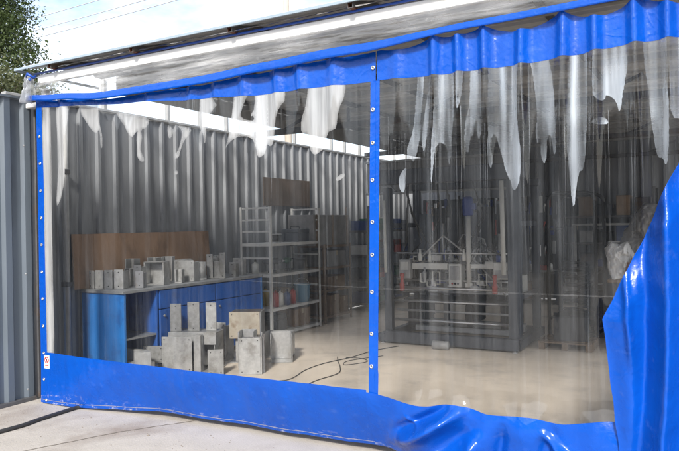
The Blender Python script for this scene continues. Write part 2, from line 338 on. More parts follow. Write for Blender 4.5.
GLARE_L=[[(0.223,2.694),(0.396,2.683),(0.362,2.5),(0.33,2.383),(0.346,2.143),(0.305,1.953),(0.255,1.859),(0.207,1.812),(0.228,2.077),(0.255,2.269),(0.232,2.512)],[(0.508,2.672),(0.797,2.636),(0.785,2.579),(0.81,2.485),(0.838,2.414),(0.835,2.299),(0.812,2.312),(0.808,2.416),(0.796,2.468),(0.742,2.433),(0.659,2.498),(0.592,2.574),(0.535,2.627)],[(0.992,2.6),(1.134,2.572),(1.408,2.508),(1.376,2.439),(1.276,2.422),(1.299,2.365),(1.283,2.311),(1.272,2.256),(1.31,2.199),(1.315,2.154),(1.273,2.161),(1.234,2.204),(1.238,2.259),(1.229,2.359),(1.249,2.424),(1.208,2.394),(1.176,2.363),(1.13,2.412),(1.1,2.47),(1.038,2.532)],[(1.592,2.438),(1.621,2.424),(1.654,2.389),(1.642,2.348),(1.612,2.314),(1.591,2.363)],[(1.678,2.426),(1.858,2.382),(1.816,2.333),(1.759,2.296),(1.724,2.224),(1.706,2.162),(1.666,2.16),(1.664,2.195),(1.702,2.226),(1.732,2.309),(1.739,2.382)],[(1.661,2.054),(1.681,2.064),(1.7,2.05),(1.697,2.033),(1.677,2.028),(1.66,2.037)],[(1.921,2.616),(2.122,2.547),(2.076,2.507),(2.015,2.482),(1.981,2.413),(1.987,2.33),(1.967,2.238),(1.953,2.333),(1.913,2.388)],[(2.285,2.586),(2.41,2.582),(2.431,2.546),(2.375,2.496),(2.344,2.43),(2.398,2.395),(2.455,2.389),(2.468,2.467),(2.471,2.573),(2.567,2.564),(2.58,2.28),(2.558,2.145),(2.522,2.118),(2.49,2.111),(2.475,2.191),(2.427,2.273),(2.316,2.282),(2.239,2.258),(2.2,2.221),(2.181,2.192),(2.215,2.29),(2.243,2.409)],[(2.448,2.572),(2.722,2.568),(2.744,2.516),(2.697,2.463),(2.657,2.371),(2.638,2.237),(2.608,2.181),(2.561,2.213),(2.543,2.127),(2.512,2.168),(2.48,2.111),(2.477,2.19),(2.455,2.31),(2.452,2.429),(2.42,2.422),(2.459,2.488)],[(2.944,2.558),(3.231,2.558),(3.226,2.491),(3.182,2.395),(3.169,2.268),(3.148,2.261),(3.094,2.247),(3.071,2.147),(3.027,2.113),(2.983,2.097),(2.95,2.137),(2.931,2.251),(2.886,2.255),(2.888,2.349),(2.923,2.44)],[(3.158,1.924),(3.183,1.946),(3.225,1.959),(3.229,1.938),(3.189,1.909),(3.164,1.907)]]  # outlines of the sky glare painted on the left film
GLARE_R=[[(3.771,2.552),(3.815,2.553),(3.801,2.448),(3.781,2.268),(3.789,2.199),(3.77,2.109),(3.743,1.996),(3.707,2.033),(3.688,2.069),(3.696,2.114),(3.735,2.203),(3.751,2.385)],[(3.655,1.944),(3.693,1.976),(3.68,1.908),(3.678,1.804),(3.648,1.817),(3.634,1.887)],[(3.847,2.56),(3.876,2.557),(3.854,2.306),(3.825,2.15),(3.808,2.049),(3.788,2.13),(3.811,2.31),(3.837,2.444)],[(3.892,2.55),(4.01,2.54),(4.012,2.291),(3.994,2.159),(3.983,1.959),(3.967,2.005),(3.962,2.094),(3.899,2.122),(3.881,1.965),(3.867,1.808),(3.867,2.079),(3.888,2.303)],[(4.033,2.537),(4.086,2.534),(4.071,2.373),(4.047,2.298),(4.034,2.355)],[(4.124,2.529),(4.169,2.537),(4.165,2.275),(4.122,2.17),(4.099,1.996),(4.079,2.174),(4.112,2.347)],[(4.236,2.554),(4.423,2.538),(4.409,2.375),(4.41,2.205),(4.429,2.034),(4.433,1.929),(4.416,1.824),(4.378,1.783),(4.362,1.848),(4.333,1.902),(4.317,1.978),(4.293,2.066),(4.266,2.154),(4.245,2.091),(4.259,1.982),(4.251,1.918),(4.23,1.984),(4.239,2.221)],[(4.464,2.541),(4.567,2.547),(4.615,2.392),(4.621,2.186),(4.633,2.02),(4.612,1.98),(4.6,2.105),(4.574,2.107),(4.572,1.983),(4.557,1.932),(4.537,1.985),(4.539,2.11),(4.518,2.049),(4.505,2.134),(4.521,2.216),(4.503,2.406)],[(4.115,2.54),(4.185,2.552),(4.193,2.399),(4.193,2.16),(4.165,2.097),(4.157,2.272),(4.125,2.1),(4.112,2.233)],[(4.695,2.541),(4.799,2.543),(4.8,2.288),(4.791,2.09),(4.777,1.892),(4.744,1.882),(4.718,1.637),(4.7,1.838),(4.682,2.07)],[(4.836,2.535),(4.939,2.544),(5.03,2.56),(5.01,2.456),(4.98,2.302),(4.966,2.186),(4.949,2.266),(4.898,2.312),(4.888,2.273),(4.851,2.277),(4.827,2.32)],[(4.83,2.169),(4.886,2.184),(4.91,2.152),(4.895,2.139),(4.82,2.146)],[(5.08,2.567),(5.205,2.559),(5.194,2.374),(5.209,2.277),(5.212,2.143),(5.204,1.934),(5.191,1.887),(5.178,1.936),(5.152,1.937),(5.136,2.034),(5.121,2.151),(5.106,2.346),(5.091,2.464)],[(5.219,2.557),(5.289,2.531),(5.283,2.136),(5.219,2.142),(5.215,2.333)]]  # outlines of the sky glare painted on the right film
# ------------------------------------------------------------------ ground
g = MB().grid(lambda u, v: (-400+800*u, -400+800*v, -.02), 8, 8).build('ground', 'earth'); struct(g)
g = MB().box(-.22, 16, -14, .55, -.15, 0).build('concrete_apron', 'concrete'); struct(g)
fl = MB().box(-.74, 8.3, .55, 10.1, -.146, .004).build('workshop_floor', 'floor'); struct(fl)
def strip(pts, w, z, jit):
    mb = MB(); rnd = random.Random(3); P = []
    for (a, b) in zip(pts, pts[1:]):
        for k in range(14): P.append((a[0]+(b[0]-a[0])*k/14 + rnd.uniform(-jit, jit), a[1]+(b[1]-a[1])*k/14 + rnd.uniform(-jit, jit)))
    vs = []
    for i, p in enumerate(P):
        q = P[min(i+1, len(P)-1)]; r = P[max(i-1, 0)]; d = Vector((q[0]-r[0], q[1]-r[1])).normalized(); n_ = Vector((-d.y, d.x))*w*(.6+.6*rnd.random())
        vs += [(p[0]+n_.x, p[1]+n_.y, z), (p[0]-n_.x, p[1]-n_.y, z)]
    return mb.add(vs, [(2*i, 2*i+1, 2*i+3, 2*i+2) for i in range(len(P)-1)])
cr = strip([(.55,-2.0),(1.03,-.9),(1.3,-.29),(1.66,.25)], .0055, .003, .006).build('crack', 'crack', g)

# ------------------------------------------------------------------ workshop building
W = thing('workshop_building', 'open-fronted workshop shed of profiled metal sheet behind the clear curtain', 'workshop', (3.5, 0, 0))
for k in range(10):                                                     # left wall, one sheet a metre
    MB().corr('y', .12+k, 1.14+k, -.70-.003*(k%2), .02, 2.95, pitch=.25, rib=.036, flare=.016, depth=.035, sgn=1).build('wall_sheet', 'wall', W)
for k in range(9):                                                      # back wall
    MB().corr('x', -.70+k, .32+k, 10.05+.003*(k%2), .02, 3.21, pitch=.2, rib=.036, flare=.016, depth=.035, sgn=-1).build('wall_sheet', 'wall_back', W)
for y in (.15, 3.4, 6.7, 9.9): MB().box(8.2, 8.3, y, y+.1, .004, 3.08).build('side_post', 'steel_dark', W, bevel=.005)
MB().box(-.73, -.66, .1, 10.05, 2.955, 2.985).build('wall_rail', 'steel_grey', W, bevel=.004)
for z in (1.0, 2.1): MB().box(-.76, -.712, .1, 10.05, z, z+.05).build('wall_girt', 'steel_dark', W)
for y in (1.35, 2.37, 2.98, 3.55, 4.14, 5.33, 6.55, 7.06, 7.66, 8.5, 9.3, 9.95):                 # stubs that hold the roof above the open strip
    MB().box(-.72, -.67, y-.025, y+.025, 2.985, 3.36).build('strut', 'steel_grey', W, bevel=.004)
    MB().bar((-.665, y, 3.33), (.035, y, 3.12), .03).build('stay', 'steel_grey', W)
# roof: profiled sheets laid with ribs parallel to the curtain, purlins and rafters under them
def roof_z(y): return 3.088 + .27*min(y+.1, .35) + .006*max(0, y)
for k in range(11):
    mb = MB(); y0 = -.1 + k*.98; y1 = y0 + .985; x0 = -.2 if k == 0 else .04
    prof = []; y = y0
    while y < y1 - .001:
        for d, h in ((0,0), (.05,0), (.07,.03), (.12,.03), (.14,0)):
            if y+d <= y1: prof.append((y+d, h))
        y += .19
    prof.append((y1, 0)); vs = []
    for yy, h in prof:
        for x in (x0, 8.45): vs.append((x, yy, roof_z(yy)+h + k*.0015))
    mb.add(vs, [(2*i, 2*i+1, 2*i+3, 2*i+2) for i in range(len(prof)-1)]).build('roof_sheet', 'roof', W)
MB().box(-.212, 8.45, -.112, -.102, 3.080, 3.102).build('roof_edge_flashing', 'roofpaint', W, bevel=.002)
MB().box(-.216, -.202, -.10, .86, 3.076, 3.10).build('roof_edge_flashing', 'roofpaint', W, bevel=.002)
raf = None
for k in range(9):                                                      # square-tube rafters, open rusty ends showing under the eave
    x = .26 + 1.02*k; a, t = .020, .004; y0, y1 = -.09, 10.0; zc = 2.995
    mb = MB()
    zf = lambda y: roof_z(y) - .024
    o_ = [(x-a, y0, zf(y0)-a), (x+a, y0, zf(y0)-a), (x+a, y0, zf(y0)+a), (x-a, y0, zf(y0)+a)]
    i_ = [(x-a+t, y0, zf(y0)-a+t), (x+a-t, y0, zf(y0)-a+t), (x+a-t, y0, zf(y0)+a-t), (x-a+t, y0, zf(y0)+a-t)]
    m_ = [(p[0], .25, zf(.25)+(p[2]-zf(y0))) for p in o_]; e_ = [(p[0], y1, zf(y1)+(p[2]-zf(y0))) for p in o_]
    b_ = [(p[0], p[1]+.08, p[2]) for p in i_]
    mb.add(o_+i_+m_+e_+b_, [(0,1,5,4),(1,2,6,5),(2,3,7,6),(3,0,4,7)] + [(j, (j+1)%4, 8+(j+1)%4, 8+j) for j in range(4)] + [(8+j, 8+(j+1)%4, 12+(j+1)%4, 12+j) for j in range(4)] + [(12,13,14,15)])
    r_ = mb.build('rafter', 'steel_dark', W)
    MB().add(i_+b_, [(0,1,5,4),(1,2,6,5),(2,3,7,6),(3,0,4,7),(4,5,6,7)]).build('tube_end', 'rust', r_)
for k in range(10):
    y = .9 + k*.98
    MB().box(.10, 8.2, y-.03, y+.03, roof_z(y)-.105, roof_z(y)-.046).build('purlin', 'steel_grey', W, bevel=.004)
for y in (3.2, 6.4, 9.6):                                               # trusses across
    MB().box(.08, 8.2, y-.04, y+.04, 2.80, 2.87).build('truss_chord', 'steel_dark', W, bevel=.004)
    for k in range(1, 9): MB().bar((-.4+k*.95, y, 2.86), (-.4+k*.95+(.47 if k % 2 else -.0), y, 3.05), .03).build('truss_web', 'steel_dark', W)
MB().box(-.02, 8.4, -.006, .034, 2.958, 3.036).build('fascia_band', 'white', W, bevel=.004)
MB().box(.0, .036, .9, 10.0, 3.005, 3.275).build('edge_beam', 'steel_grey', W, bevel=.004)
MB().tube([(-.05, -.02, 3.047), (8.4, -.02, 3.047)], .010, 8).build('curtain_wire_tube', 'bluepaint', W, smooth=True)
# crumpled silver stuffing between eave and tube
def stuff_fn(u, v):
    x = .2 + 7.8*u; return (x, -.015-.055*(1-v)+.008*nz3(x*6, v*3, 1), 3.058 + .012*nz3(x*4, v*4, 5) + .02*v)
MB().grid(stuff_fn, 220, 8).build('eave_foil', 'film3', W, smooth=True)
# corner post, white inner post, pipes
MB().box(-.16, -.10, .13, .19, 0.004, 2.95).build('corner_post', 'steel_grey', W, bevel=.008)
pp = MB().tube([(-.60,.74,.004),(-.60,.74,2.93)], .026, 12).build('downpipe', 'steel_grey', W, smooth=True)
for z in (1.0, 2.2): MB().box(-.665, -.57, .705, .775, z, z+.05).build('pipe_clip', 'steel_dark', pp, bevel=.004)
MB().box(7.0, 7.1, .1, .2, .004, 3.0).build('corner_post', 'white', W, bevel=.008)
for x in (2.6, 5.4): MB().box(x, x+.10, 9.85, 9.95, .004, 3.1).build('rear_post', 'steel_dark', W, bevel=.005)
# cross lintel deep in the shed with posts
MB().box(0.0, 2.7, 6.62, 6.72, 2.16, 2.70).build('lintel_panel', 'greybag', W, bevel=.006)
MB().box(-.02, 2.72, 6.58, 6.618, 2.13, 2.17).build('lintel_angle', 'steel_grey', W, bevel=.004)
MB().box(-.02, 2.72, 6.58, 6.618, 2.69, 2.73).build('lintel_angle', 'steel_grey', W, bevel=.004)
MB().box(.0, .09, 6.73, 6.82, .004, 3.05).build('inner_post', 'steel_dark', W, bevel=.005)
MB().box(2.60, 2.68, 6.73, 6.82, .004, 3.05).build('inner_post', 'steel_dark', W, bevel=.005)
MB().bar((.05, 6.66, 2.6), (.55, 6.60, 2.18), .04).build('brace', 'steel_grey', W)
bp = MB().box(-.655, -.64, 4.35, 5.7, 1.93, 2.37).build('plywood_patch', 'ply_dark', W, bevel=.003)

# ------------------------------------------------------------------ fence on the left
FN = thing('profiled_metal_fence', 'blue-grey profiled metal fence left of the blue curtain edge', 'fence', (-.25, -2.5, 0))
for k in range(6):
    MB().corr('y', -5.9+k, -4.902+k, -.27, .03, 2.83, pitch=.2, rib=.06, flare=.025, depth=.03, sgn=1, off=.03).build('fence_sheet', 'fence', FN)
MB().box(-.30, -.225, -5.9, .1, 2.832, 2.856).build('fence_cap', 'fence', FN, bevel=.003)
MB().box(-.262, -.215, -5.9, .07, .0, .035).build('bottom_angle', 'steel_dark', FN, bevel=.003)
for y in (-5.9, -2.9, .115): MB().box(-.32, -.24, y-.0, y+.06, 0, 2.86).build('fence_post', 'steel_dark', FN, bevel=.004)
sc_ = MB().lathe((0,0,0), [(.009,0),(.009,.004),(.004,.007)], 8, 'x').build('screw', 'silver', FN, local=True); sc_.location = (.044, 2.37+.1, .12)
for z in (1.2, 2.4): place(sc_, 'screw', (.044, 2.47, z), FN)
wr = tag(MB().box(-.24, -.06, .02, .07, 2.755, 2.80).build('white_rail_stub', 'white', bevel=.006), 'short white rail end between fence top and blue curtain corner', 'rail')

# ------------------------------------------------------------------ tree, poles, wires
def tree(name, label, x, y, h, rad, trunk_h, n_leaf, mat, seed, conical=.75):
    T = thing(name, label, 'tree', (x, y, -.02), 0, 'trees beyond the fence'); rnd = random.Random(seed)
    mb = MB(); top = Vector((x+.1, y, h*.95))
    mb.tube([(x, y, -.05), (x+.05, y+.03, h*.3), (x-.04, y, h*.6), top], [.17, .13, .08, .015], 10)
    tips = []
    for k in range(46):
        z = trunk_h + (h*.93-trunk_h)*k/46; a = k*2.4 + rnd.random(); t = (z-trunk_h)/(h-trunk_h)
        L_ = rad*(1-t*conical)**.9*(.75+.4*rnd.random())
        e = Vector((x+math.cos(a)*L_, y+math.sin(a)*L_, z+L_*(.35+.5*rnd.random())))
        mid = Vector((x+math.cos(a)*L_*.5, y+math.sin(a)*L_*.5, z+L_*.12))
        mb.tube([(x, y, z), mid, e], [.035*(1.1-t), .022*(1.1-t), .006], 5)
        tips.append(((x, y, z), mid, e))
    mb.build('trunk', 'bark', T, smooth=True)
    vs = []; fs = []
    for i in range(n_leaf):
        b, mid, e = tips[rnd.randrange(len(tips))]
        t = rnd.random()**.55; c = Vector(mid).lerp(e, (t-.25)/.75) if t > .25 else Vector(b).lerp(mid, t*4)
        cl = Vector((rnd.gauss(0,1), rnd.gauss(0,1), rnd.gauss(0,1)))*(.10+.16*(1-abs(t-.7)))
        c = c + cl; L_ = rnd.uniform(.05, .105); d = Vector((rnd.gauss(0,1), rnd.gauss(0,1), rnd.gauss(-.2,.8))).normalized(); s_ = d.cross(Vector((rnd.random()-.5, rnd.random()-.5, rnd.random()))).normalized()*L_*.28
        k = len(vs); vs += [c, c+d*L_*.5+s_, c+d*L_, c+d*L_*.5-s_]; fs.append((k, k+1, k+2, k+3))
    MB().add(vs, fs).build('crown', mat, T)
tree('leafy_tree', 'tall dark green tree beyond the fence, cut by the left picture edge', -10.5, 6.0, 9.4, 2.1, 1.2, 75000, 'leaf', 4)
tree('small_tree', 'lower olive green tree with wispy tips beside the roof corner', -7.6, 4.6, 5.1, 1.0, .8, 15000, 'leaf2', 9, .6)
OS = thing('opposite_shed', 'long dark shed across the yard, mirrored in the clear curtain', 'shed', (3, -26, 0))
MB().box(-34, 36, -30, -24, -.02, 5.6).build('wall', 'shed', OS); MB().add([(-35,-23.5,5.605),(37,-23.5,5.605),(37,-27,6.5),(-35,-27,6.5),(-35,-30.5,5.605),(37,-30.5,5.605)], [(0,1,2,3),(3,2,5,4),(0,3,4),(1,5,2)]).build('roof', 'shed', OS)
UP = thing('utility_pole', 'pale utility pole rising behind the workshop roof', 'pole', (-11.97, 22, 0))
MB().tube([(-11.97,22,0),(-11.97,22,15.0)], [.20,.14], 14).build('shaft', 'pole', UP, smooth=True)
for z in (14.3, 13.6, 13.15): MB().box(-12.6, -11.3, 21.8, 21.86, z-.05, z+.03).build('crossarm', 'steel_grey', UP)
for k, (z, yy, lab) in enumerate(((14.37, 21.75, 'uppermost of the thin overhead wires in the pale sky'), (13.68, 21.83, 'middle one of the thin overhead wires in the pale sky'), (13.24, 21.9, 'lowest of the thin overhead wires in the pale sky'))):
    pts = [(-70+5*i, yy, z + .0006*((-70+5*i+41)**2) - .0006*29**2*0 - .1) for i in range(13)]
    tag(MB().tube(pts, .024, 6).build('overhead_wire', 'wire', smooth=True), lab, 'wire', 'overhead wires')

# ------------------------------------------------------------------ curtain geometry
STRIP = [(-.1,2.845),(.3,2.815),(.93,2.765),(1.93,2.762),(2.6,2.785),(3.19,2.803),(3.45,2.80),(4.18,2.826),(5.2,2.845),(8.4,2.85)]   # top edge of blue header strap
def strip_h(x): return interp([(-.1,.05),(1,.06),(3.2,.062),(4.0,.04),(8,.04)], x)
VAL_L = [(-.05,2.735),(.28,2.715),(1.16,2.657),(1.93,2.607),(2.5,2.574),(2.85,2.570),(3.45,2.562)]
VAL_R = [(3.45,2.562),(3.98,2.541),(4.41,2.538),(4.65,2.548),(5.07,2.571),(6.9,2.57)]
BND_R = [(3.40,.475),(3.77,.435),(4.04,.472),(4.26,.437),(4.47,.452),(4.63,.435),(4.93,.485),(6.9,.485)]
RID_L = [(.32,.04,.5),(1.38,.05,.35),(1.86,.05,.5),(2.10,.04,.4),(2.36,.045,.8),(2.66,.05,.9),(2.88,.04,.8),(3.16,.05,.9)]
RID_R = [(3.62,.04,.35),(3.87,.03,.9),(4.04,.03,1.0),(4.22,.03,.9),(4.44,.032,1.1),(4.66,.032,1.0),(4.83,.03,1.0),(5.05,.032,1.1),(5.22,.03,1.0),(5.45,.03,1),(5.68,.03,1),(5.9,.03,1),(6.15,.03,1),(6.4,.03,1),(6.65,.03,1)]
def seg_d(x, z, a, b):
    ax, az = a; bx, bz = b; t = max(0, min(1, ((x-ax)*(bx-ax)+(z-az)*(bz-az))/((bx-ax)**2+(bz-az)**2)))
    return math.hypot(x-ax-(bx-ax)*t, z-az-(bz-az)*t), t
def y_left(x, z):
    e = .12 + .88*smooth(1.9, 2.62, z)
    y = 0
    for c, w_, a in RID_L: y -= .04*a*e*math.exp(-((x-c-.015*math.sin(z*3+c*5))/w_)**2)
    y += .006*math.sin(x*9+z*1.3)*(.4+e) + .012*nz3(x*1.6, z*.9, 3) + .003*nz3(x*14, z*2, 7)
    return y
def y_right(x, z):
    e = .34 + .66*smooth(1.4, 2.6, z)
    e *= .35 + .65*smooth(.2, 1.0, z)
    y = 0
    for c, w_, a in RID_R: y -= .055*a*e*math.exp(-((x-c-.012*math.sin(z*2.2+c*7))/(w_*(1.5-.4*e)))**2)
    y += .014*nz3(x*1.8, z*.8, 13) + .004*nz3(x*16, z*1.5, 17)
    if z < .62:                                              # slack lower band: bulges and pinched folds
        k = smooth(.62, .30, z)
        y -= k*(.06 + .08*nz3(x*2.2, z*1.8, 23) + .022*nz3(x*5, z*4, 29))
        for a, b, w_, h in (((3.58,.10),(4.06,.43),.040,.13), ((3.56,.20),(3.96,.43),.035,-.06), ((3.76,.06),(4.12,.33),.05,-.05), ((3.70,.345),(3.82,.29),.012,.03), ((4.56,.36),(4.86,.08),.026,.07), ((4.50,.05),(4.60,.36),.05,-.05), ((4.02,.02),(4.17,.27),.05,.07), ((4.25,.03),(4.32,.36),.035,-.04), ((3.50,.02),(3.62,.30),.03,.05)):
            d, t = seg_d(x, z, a, b); y -= h*math.exp(-(d/w_)**2)*min(1, 4*t*(1-t)+.35)
    return y
def hem_l(x):                                               # hem swings inwards and lifts off the slab
    s_ = smooth(.15, 1.5, x)
    return .012 + .045*s_ + .01*nz3(x*2.5, 0, 2), .14*s_ + .03*smooth(1.5, 3.4, x)
def seam_dx(z): return -.07*(1-max(0, z)/2.78)
def P_left(x, z, off=0):
    y = y_left(x, z); zz = z
    if z < .47:
        hz_, hy = hem_l(x); t = 1 - z/.47; y += hy*t**1.35; zz = z + (hz_)*t
    return (x + seam_dx(z)*max(0, x)/3.46, y - off, zz)
def P_right(x, z, off=0):
    y = y_right(x, z); zz = max(z, .006)
    if z < .62:
        b = 1 - smooth(3.46, 3.95, x); y = y*(1-.8*b) + y_left(3.44, z)*.8*b
        if z < .47:
            hz_, hy = hem_l(3.4); t = 1 - z/.47; y += b*hy*t**1.35; zz += b*hz_*t
    return (x + seam_dx(z)*max(0, (5.6-x)/2.14), y - off, zz)
def panel(fn, xa, xb, za, zb, nx, nz_, off=0):
    mb = MB()
    def q(u, v):
        x = xa + (xb-xa)*u; a = za(x) if callable(za) else za; b = zb(x) if callable(zb) else zb
        return fn(x, a + (b-a)*v, off)
    return mb.grid(q, nx, nz_)
valL = lambda x: interp(VAL_L, x); valR = lambda x: interp(VAL_R, x); bndR = lambda x: interp(BND_R, x)
bndL = lambda x: .478 - .008*math.sin(x*1.3)
topL = lambda x: interp(STRIP, x) - strip_h(x) + .012
def topR(x):
    hk = [3.5, 3.87, 4.2, 4.66, 5.07, 5.5, 5.9, 6.3, 6.75, 7.2]; z = interp(STRIP, x) - strip_h(x) + .012
    for a, b in zip(hk, hk[1:]):
        if a <= x <= b:
            t = (x-a)/(b-a); z -= (.062 if b-a > .4 else .028)*(4*t*(1-t))**1.2
    return z
CL = thing('strip_curtain_panel', 'left clear curtain panel with blue borders, hem lifted off the concrete', 'curtain', (1.7, 0, 0), 0, 'clear curtain panels')
CR = thing('strip_curtain_panel', 'right clear curtain panel with deep vertical folds under its blue top band', 'curtain', (5.2, 0, 0), 0, 'clear curtain panels')
panel(P_left, .02, 3.44, lambda x: bndL(x)-.012, lambda x: valL(x)+.012, 290, 64).build('clear_film', 'film', CL, smooth=True)
panel(P_left, -.05, 3.462, valL, topL, 330, 10, .004).build('top_band', 'vinyl', CL, smooth=True)
bb = panel(P_left, -.05, 3.40, 0, bndL, 320, 22, .004).build('bottom_band', 'vinyl_worn', CL, smooth=True)
panel(P_left, -.05, 3.40, .028, .034, 200, 1, .007).build('stitched_hem', 'weld', bb, smooth=True)
panel(P_left, -.05, .036, bndL, valL, 8, 70, .004).build('edge_band', 'vinyl', CL, smooth=True)
eb = panel(P_left, 3.422, 3.464, 0.44, valL, 8, 70, .008).build('edge_band', 'vinyl', CL, smooth=True)
panel(P_left, 2.1, 3.40, lambda x: 1.27-.09*smooth(.2,3.4,x)-.003, lambda x: 1.27-.09*smooth(.2,3.4,x)+.003, 90, 1, .003).build('weld_line', 'weld', CL, smooth=True)
panel(P_right, 3.48, 6.9, lambda x: bndR(x)-.012, lambda x: valR(x)+.012, 420, 64).build('clear_film', 'film2', CR, smooth=True)
panel(P_right, 3.472, 6.9, valR, topR, 480, 14, .004).build('top_band', 'vinyl', CR, smooth=True)
panel(P_right, 3.405, 6.9, 0, bndR, 430, 44, .012).build('bottom_band', 'vinyl_worn', CR, smooth=True)
panel(P_right, 3.4625, 3.492, .45, lambda x: valR(x), 8, 70, .003).build('edge_band', 'vinyl', CR, smooth=True)
panel(P_right, 3.525, 6.9, lambda x: 1.175-.004, lambda x: 1.175+.004, 300, 1, .003).build('weld_line', 'weld', CR, smooth=True)
# eyelets
ey = MB().lathe((0,0,0), [(.006,.002),(.006,-.003),(.010,-.005),(.014,-.003),(.014,.002)], 12, 'y').build('eyelet', 'silver', CL, smooth=True, local=True)
p = Vector(P_left(3.443, .15, .010)); ey.location = p - CL.location
for k in range(1, 11):
    p = Vector(P_left(3.443, .15+.25*k-.03*(k % 3 == 0), .010)); place(ey, 'eyelet', p-CL.location, CL)
    p = Vector(P_left(-.006, .12+.25*k-.15, .007)); place(ey, 'eyelet', p-CL.location, CL)
p = Vector(P_left(.03, .03, .008)); place(ey, 'eyelet', p-CL.location, CL)
# milky film edge strip, and patches that paint sky glare on the film
def patches(lst, fn, P, mat, step, rim):
    rnd = random.Random(11)
    for poly in lst:
        pts = []
        vt = valR if rim else valL; poly = [(a, b+.10) if b > vt(a)-.05 else (a, b) for a, b in poly]
        for _ in range(1):                     # round the corners off
            nw = []
            for (a, b), (c, d) in zip(poly, poly[1:]+poly[:1]): nw += [(.75*a+.25*c, .75*b+.25*d), (.25*a+.75*c, .25*b+.75*d)]
            poly = nw
        for (a, b), (c, d) in zip(poly, poly[1:]+poly[:1]):
            n_ = max(1, int(math.hypot(c-a, d-b)/(.012 if rim else .009)))
            for k in range(n_):
                j = (.0022 if rim else .0008)*(1 if k else .5)
                pts.append(Vector((a+(c-a)*k/n_ + rnd.uniform(-j, j), b+(d-b)*k/n_ + rnd.uniform(-j, j))))
        nb = len(pts); xs = [p.x for p in pts]; zs = [p.y for p in pts]; x = min(xs)+step/2
        allp = list(pts)
        while x < max(xs):
            z = min(zs)+.02
            while z < max(zs): allp.append(Vector((x, z))); z += .03
            x += step
        r = delaunay_2d_cdt(allp, [(i, (i+1) % nb) for i in range(nb)], [], 1, 1e-5)
        vs = [fn(q.x, q.y, .0022) for q in r[0]]
        o = MB().add(vs, [tuple(f) for f in r[2]]).build('milk_glare_patch', mat, P, smooth=True)
        zt, zl = max(zs), min(zs); vals = []
        for q_ in r[0]:
            dmin = 9
            for i, a_ in enumerate(pts):
                e_ = math.hypot(q_.x-a_.x, q_.y-a_.y)
                if e_ < dmin: dmin = e_; ii = i
            edge = 1-smooth(.0005, .010 if rim else .022, dmin); h = (q_.y-zl)/(zt-zl+1e-6)
            d_ = pts[(ii+1) % nb]-pts[ii-1]; vert = abs(d_.y)/(d_.length+1e-6)
            if rim: vals.append(max(.02, .13+.50*nz3(q_.x*24, q_.y*.8, 4)+.18*nz3(q_.x*6, q_.y*3, 14)) + .22*max(0, nz3(q_.x*40, q_.y*1.5, 8)) + .26*(1-h)**2*(.6+nz3(q_.x*9, q_.y*6, 5)))
            else: vals.append(.62 + .22*nz3(q_.x*7, q_.y*3, 2) - .34*edge + .12*(1-h))
        me = o.data; at = me.attributes.new('glare_milk', 'FLOAT', 'POINT')
        if len(me.vertices) == len(vals): at.data.foreach_set('value', [max(.03, min(1, v_)) for v_ in vals])
        else: at.data.foreach_set('value', [.5]*len(me.vertices))
patches([[(.037,.47),(.09,.47),(.142,.48),(.140,1.2),(.150,2.0),(.16,2.72),(.10,2.73),(.037,2.73)]], P_left, CL, 'milk_glare_l', .02, False)
patches(GLARE_L, P_left, CL, 'milk_glare_l', .013, False)
patches(GLARE_R, P_right, CR, 'glare_r', .0065, True)
rs = random.Random(21)                                       # thin pale streaks painting light glints down along the folds
def streaks(fn, P, spots, n_, vt, zmin):
    for i in range(n_):
        c, w0 = spots[i % len(spots)]; c += rs.gauss(0, .035); zt = vt(c)+.03 - (rs.random()*.5 if i > len(spots) else 0); ln = rs.uniform(.35, 1.1); zl = max(zmin, zt-ln); wd = rs.uniform(.0025, .007); k0 = rs.uniform(.12, .45)
        mb = MB(); nn = 26; vs = []; va = []
        for j in range(nn+1):
            t = j/nn; z = zt+(zl-zt)*t; x = c + .008*nz3(z*2.5, i*3.1, 1); h_ = wd*(1-.8*t)*(.6+.6*abs(nz3(z*6, i, 2)))
            vs += [fn(x-h_, z, .003), fn(x, z, .003), fn(x+h_, z, .003)]; a_ = k0*(1-t)**.7*(.6+.8*nz3(z*5, i*1.7, 9)); va += [0, max(0, a_), 0]
        o = mb.add(vs, [(3*j+s_, 3*j+s_+1, 3*j+s_+4, 3*j+s_+3) for j in range(nn) for s_ in (0, 1)]).build('fold_glint', 'streak', P, smooth=True)
        o.data.attributes.new('glare_milk', 'FLOAT', 'POINT').data.foreach_set('value', va)
streaks(P_right, CR, [(c, w_) for c, w_, a in RID_R if c < 5.4], 64, valR, .9)
streaks(P_left, CL, [(c, w_) for c, w_, a in RID_L], 14, valL, 1.3)
# warning sticker low on the left band
st = panel(P_left, -.004, .070, .325, .452, 6, 8, .007).build('warning_sticker', 'sticker_white', CL); st['label'] = 'small white sticker with a red prohibition ring'
def ring(r0, r1, cx, cz, n=28):
    mb = MB(); vs = [P_left(cx+r*math.cos(2*PI*k/n), cz+r*math.sin(2*PI*k/n), .0085) for r in (r0, r1) for k in range(n)]
    return mb.add(vs, [(k, (k+1) % n, n+(k+1) % n, n+k) for k in range(n)])
ring(.022, .031, .033, .405).build('ring', 'sticker_red', st)
MB().add([P_left(.033+a, .405+b, .0090) for a, b in ((-.020,.014),(-.014,.020),(.020,-.014),(.014,-.020))], [(0,1,2,3)]).build('slash', 'sticker_red', st)
MB().add([P_left(.033+a, .405+b, .0080) for a, b in ((-.006,-.016),(.006,-.016),(.009,.006),(0,.017),(-.009,.006))], [(0,1,2,3,4)]).build('figure', 'sticker_black', st)
for z in (.335, .350): MB().add([P_left(a, b, .0085) for a, b in ((.006,z),(.060,z),(.060,z+.007),(.006,z+.007))], [(0,1,2,3)]).build('text_bar', 'sticker_red', st)

